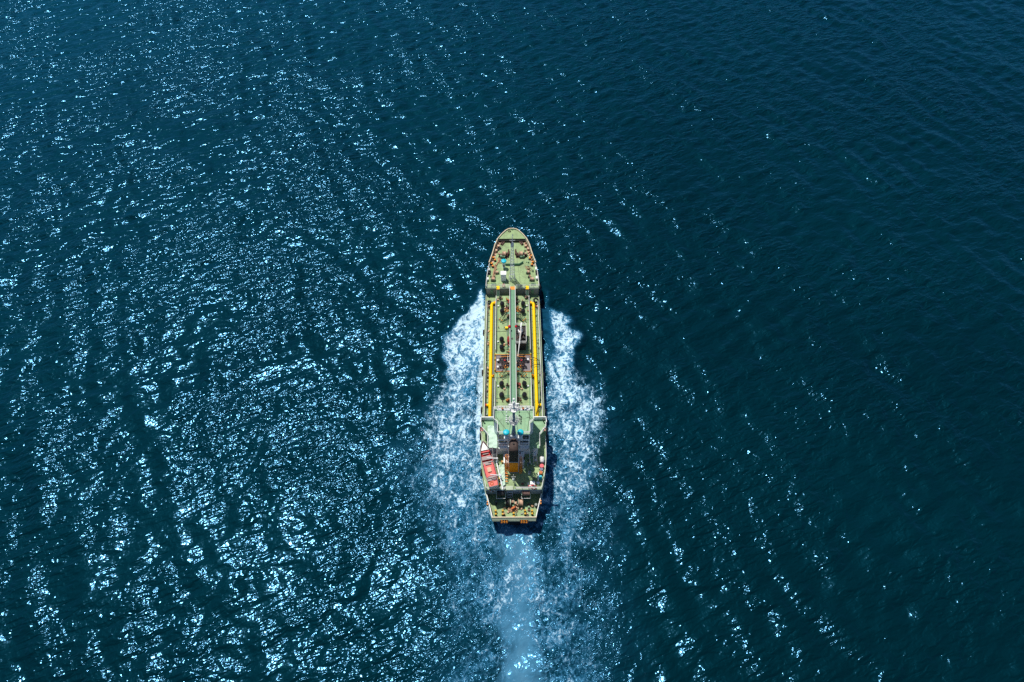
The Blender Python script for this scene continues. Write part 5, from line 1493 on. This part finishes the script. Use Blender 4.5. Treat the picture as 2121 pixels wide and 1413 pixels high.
# drums, canister, boxes along the starboard rail
p1 = Q(5, 1262, 60, BD + 0.9); p2 = Q(5, 1262, 150, BD + 0.9)
ax = (p1 - p2).normalized(); c = (p1 + p2) / 2; ln = (p1 - p2).length
m = MB(); m.lathe(c, [(0.30, -ln / 2 - 0.1), (0.5, -ln / 2 + 0.1), (0.52, 0), (0.5, ln / 2 - 0.1), (0.3, ln / 2 + 0.1)], 20, axis=ax)
m2 = MB(); 
for t in (-0.3, 0.05, 0.4): m2.lathe(c + ax * (ln * t), [(0.53, -0.04), (0.55, 0), (0.53, 0.04)], 20, axis=ax)
m3 = MB(); m3.box(c.x - 0.5, c.x + 0.5, c.y - 0.5, c.y - 0.38, BD, BD + 0.5).box(c.x - 0.5, c.x + 0.5, c.y + 0.38, c.y + 0.5, BD, BD + 0.5)
thing_mesh(m, "life_raft_canister", M['white'], "white life raft canister strapped down by the starboard boat deck rail", "life raft", None, [(m2, "strap", M['seat']), (m3, "cradle", M['bluegrey'])])
def barrel(n_, zx, zy, mat, label, r=0.42, h=0.85, top=None, axis=None, cat="barrel"):
    p = Q(n_, zx, zy, BD + h)
    m = MB(); m.lathe((p.x, p.y, BD), [(r * 0.97, 0), (r, 0.03), (r, h * 0.33), (r * 1.03, h * 0.35), (r, h * 0.37), (r, h * 0.66), (r * 1.03, h * 0.68), (r, h * 0.7), (r, h - 0.03), (r * 0.97, h)], 20)
    m2 = MB(); m2.lathe((p.x, p.y, BD + h), [(r * 0.9, 0), (r * 0.88, 0.03)], 20).cyl((p.x + r * 0.5, p.y, BD + h + 0.02), (p.x + r * 0.5, p.y, BD + h + 0.06), 0.06, n=8)
    thing_mesh(m, "barrel", M[mat], label, cat, "barrels by the starboard rail", [(m2, "lid", M[top or mat])])
barrel(5, 1257, 220, 'pink', "faded red barrel standing behind the white life raft canister", 0.47)
barrel(5, 1250, 283, 'navy', "dark blue grey barrel between the red and the orange brown ones", 0.40, 0.7)
barrel(5, 1238, 342, 'brown', "orange brown barrel by the starboard rail ahead of the bright blue one", 0.40, 0.8)
barrel(5, 1232, 420, 'cyan', "bright blue barrel hindmost in the row along the starboard rail", 0.37, 0.9)
p = Q(5, 1086, 530, BD + 0.9)
m = MB(); m.obox((p.x, p.y), 0.95, 0.72, BD, BD + 0.8, bev=0.04); m2 = MB(); m2.obox((p.x, p.y), 1.02, 0.8, BD + 0.8, BD + 0.9, bev=0.05); m3 = MB(); m3.cyl((p.x - 0.3, p.y - 0.42, BD + 0.7), (p.x + 0.3, p.y - 0.42, BD + 0.7), 0.03, n=6)
thing_mesh(m, "storage_box", M['white'], "white storage box in the starboard rear corner of the boat deck", "box", None, [(m2, "lid", M['white']), (m3, "handle", M['darkm'])])
p = Q(5, 1158, 520, BD + 0.5); m = MB(); m.sph((p.x, p.y, BD + 0.3), 0.2, 0.2, 0.3, 12, 7)
m2 = MB(); m2.torus((p.x, p.y, BD + 0.6), 0.08, 0.03, (1, 0, 0), n=10, m=5)
thing_mesh(m, "float_ball", M['white'], "small white float beside the white storage box", "float", None, [(m2, "eye", M['darkm'])])

# tarpaulins
def tarp(poly, z, label, amp, nx=14, ny=34, lines=5, frame=None):
    """poly = four corners (port-fwd, stbd-fwd, stbd-aft, port-aft)"""
    m = MB(); vs = []
    A, B, C_, D = poly
    for j in range(ny + 1):
        v = j / ny; l_ = A.lerp(D, v); r_ = B.lerp(C_, v)
        for i in range(nx + 1):
            u = i / nx; q = l_.lerp(r_, u)
            w = amp * (math.sin(v * lines * 6.28 + 1.5 * math.sin(u * 4)) * 0.6 + math.sin(v * lines * 2.7 * 6.28 / 2 + u * 5) * 0.35 + 0.5 * math.sin(u * 7 + v * 9)) 
            vs.append((q.x, q.y, z + w + 0.35 * amp * math.sin(11 * u * v + 3)))
    k = nx + 1
    top = [(j * k + i, j * k + i + 1, (j + 1) * k + i + 1, (j + 1) * k + i) for j in range(ny) for i in range(nx)]
    m.add(vs, top, True)
    m.add([(x, y, zz - 0.02) for x, y, zz in vs], [f[::-1] for f in top], True)
    m2 = MB()
    fr = [A, B, C_, D]
    for i in range(4):
        a = fr[i].copy(); b = fr[(i + 1) % 4].copy(); a.z = b.z = z - amp; m2.cyl(a, b, 0.04, n=5)
        m2.cyl((a.x, a.y, frame), (a.x, a.y, z - amp), 0.04, n=5)
    thing_mesh(m, "tarpaulin", M['tarp'], label, "tarpaulin", "pale green tarpaulins", [(m2, "tarp_frame", M['rail'])])
tarp([Q(4, 268, 545, WD + 0.55), Q(4, 425, 545, WD + 0.55), Q(4, 445, 955, WD + 0.55), Q(4, 262, 940, WD + 0.55)], WD + 0.5, "wrinkled pale green tarpaulin spread over the port side of the bridge deck", 0.13, lines=4, frame=WD)
tarp([Q(5, 468, 210, BD + 0.9), Q(5, 570, 180, BD + 0.9), Q(5, 588, 560, BD + 0.9), Q(5, 540, 590, BD + 0.9)], BD + 0.8, "narrow pale green tarpaulin between the lifeboat davits and the orange funnel", 0.14, nx=10, lines=5, frame=BD)

bpy.context.view_layer.update()
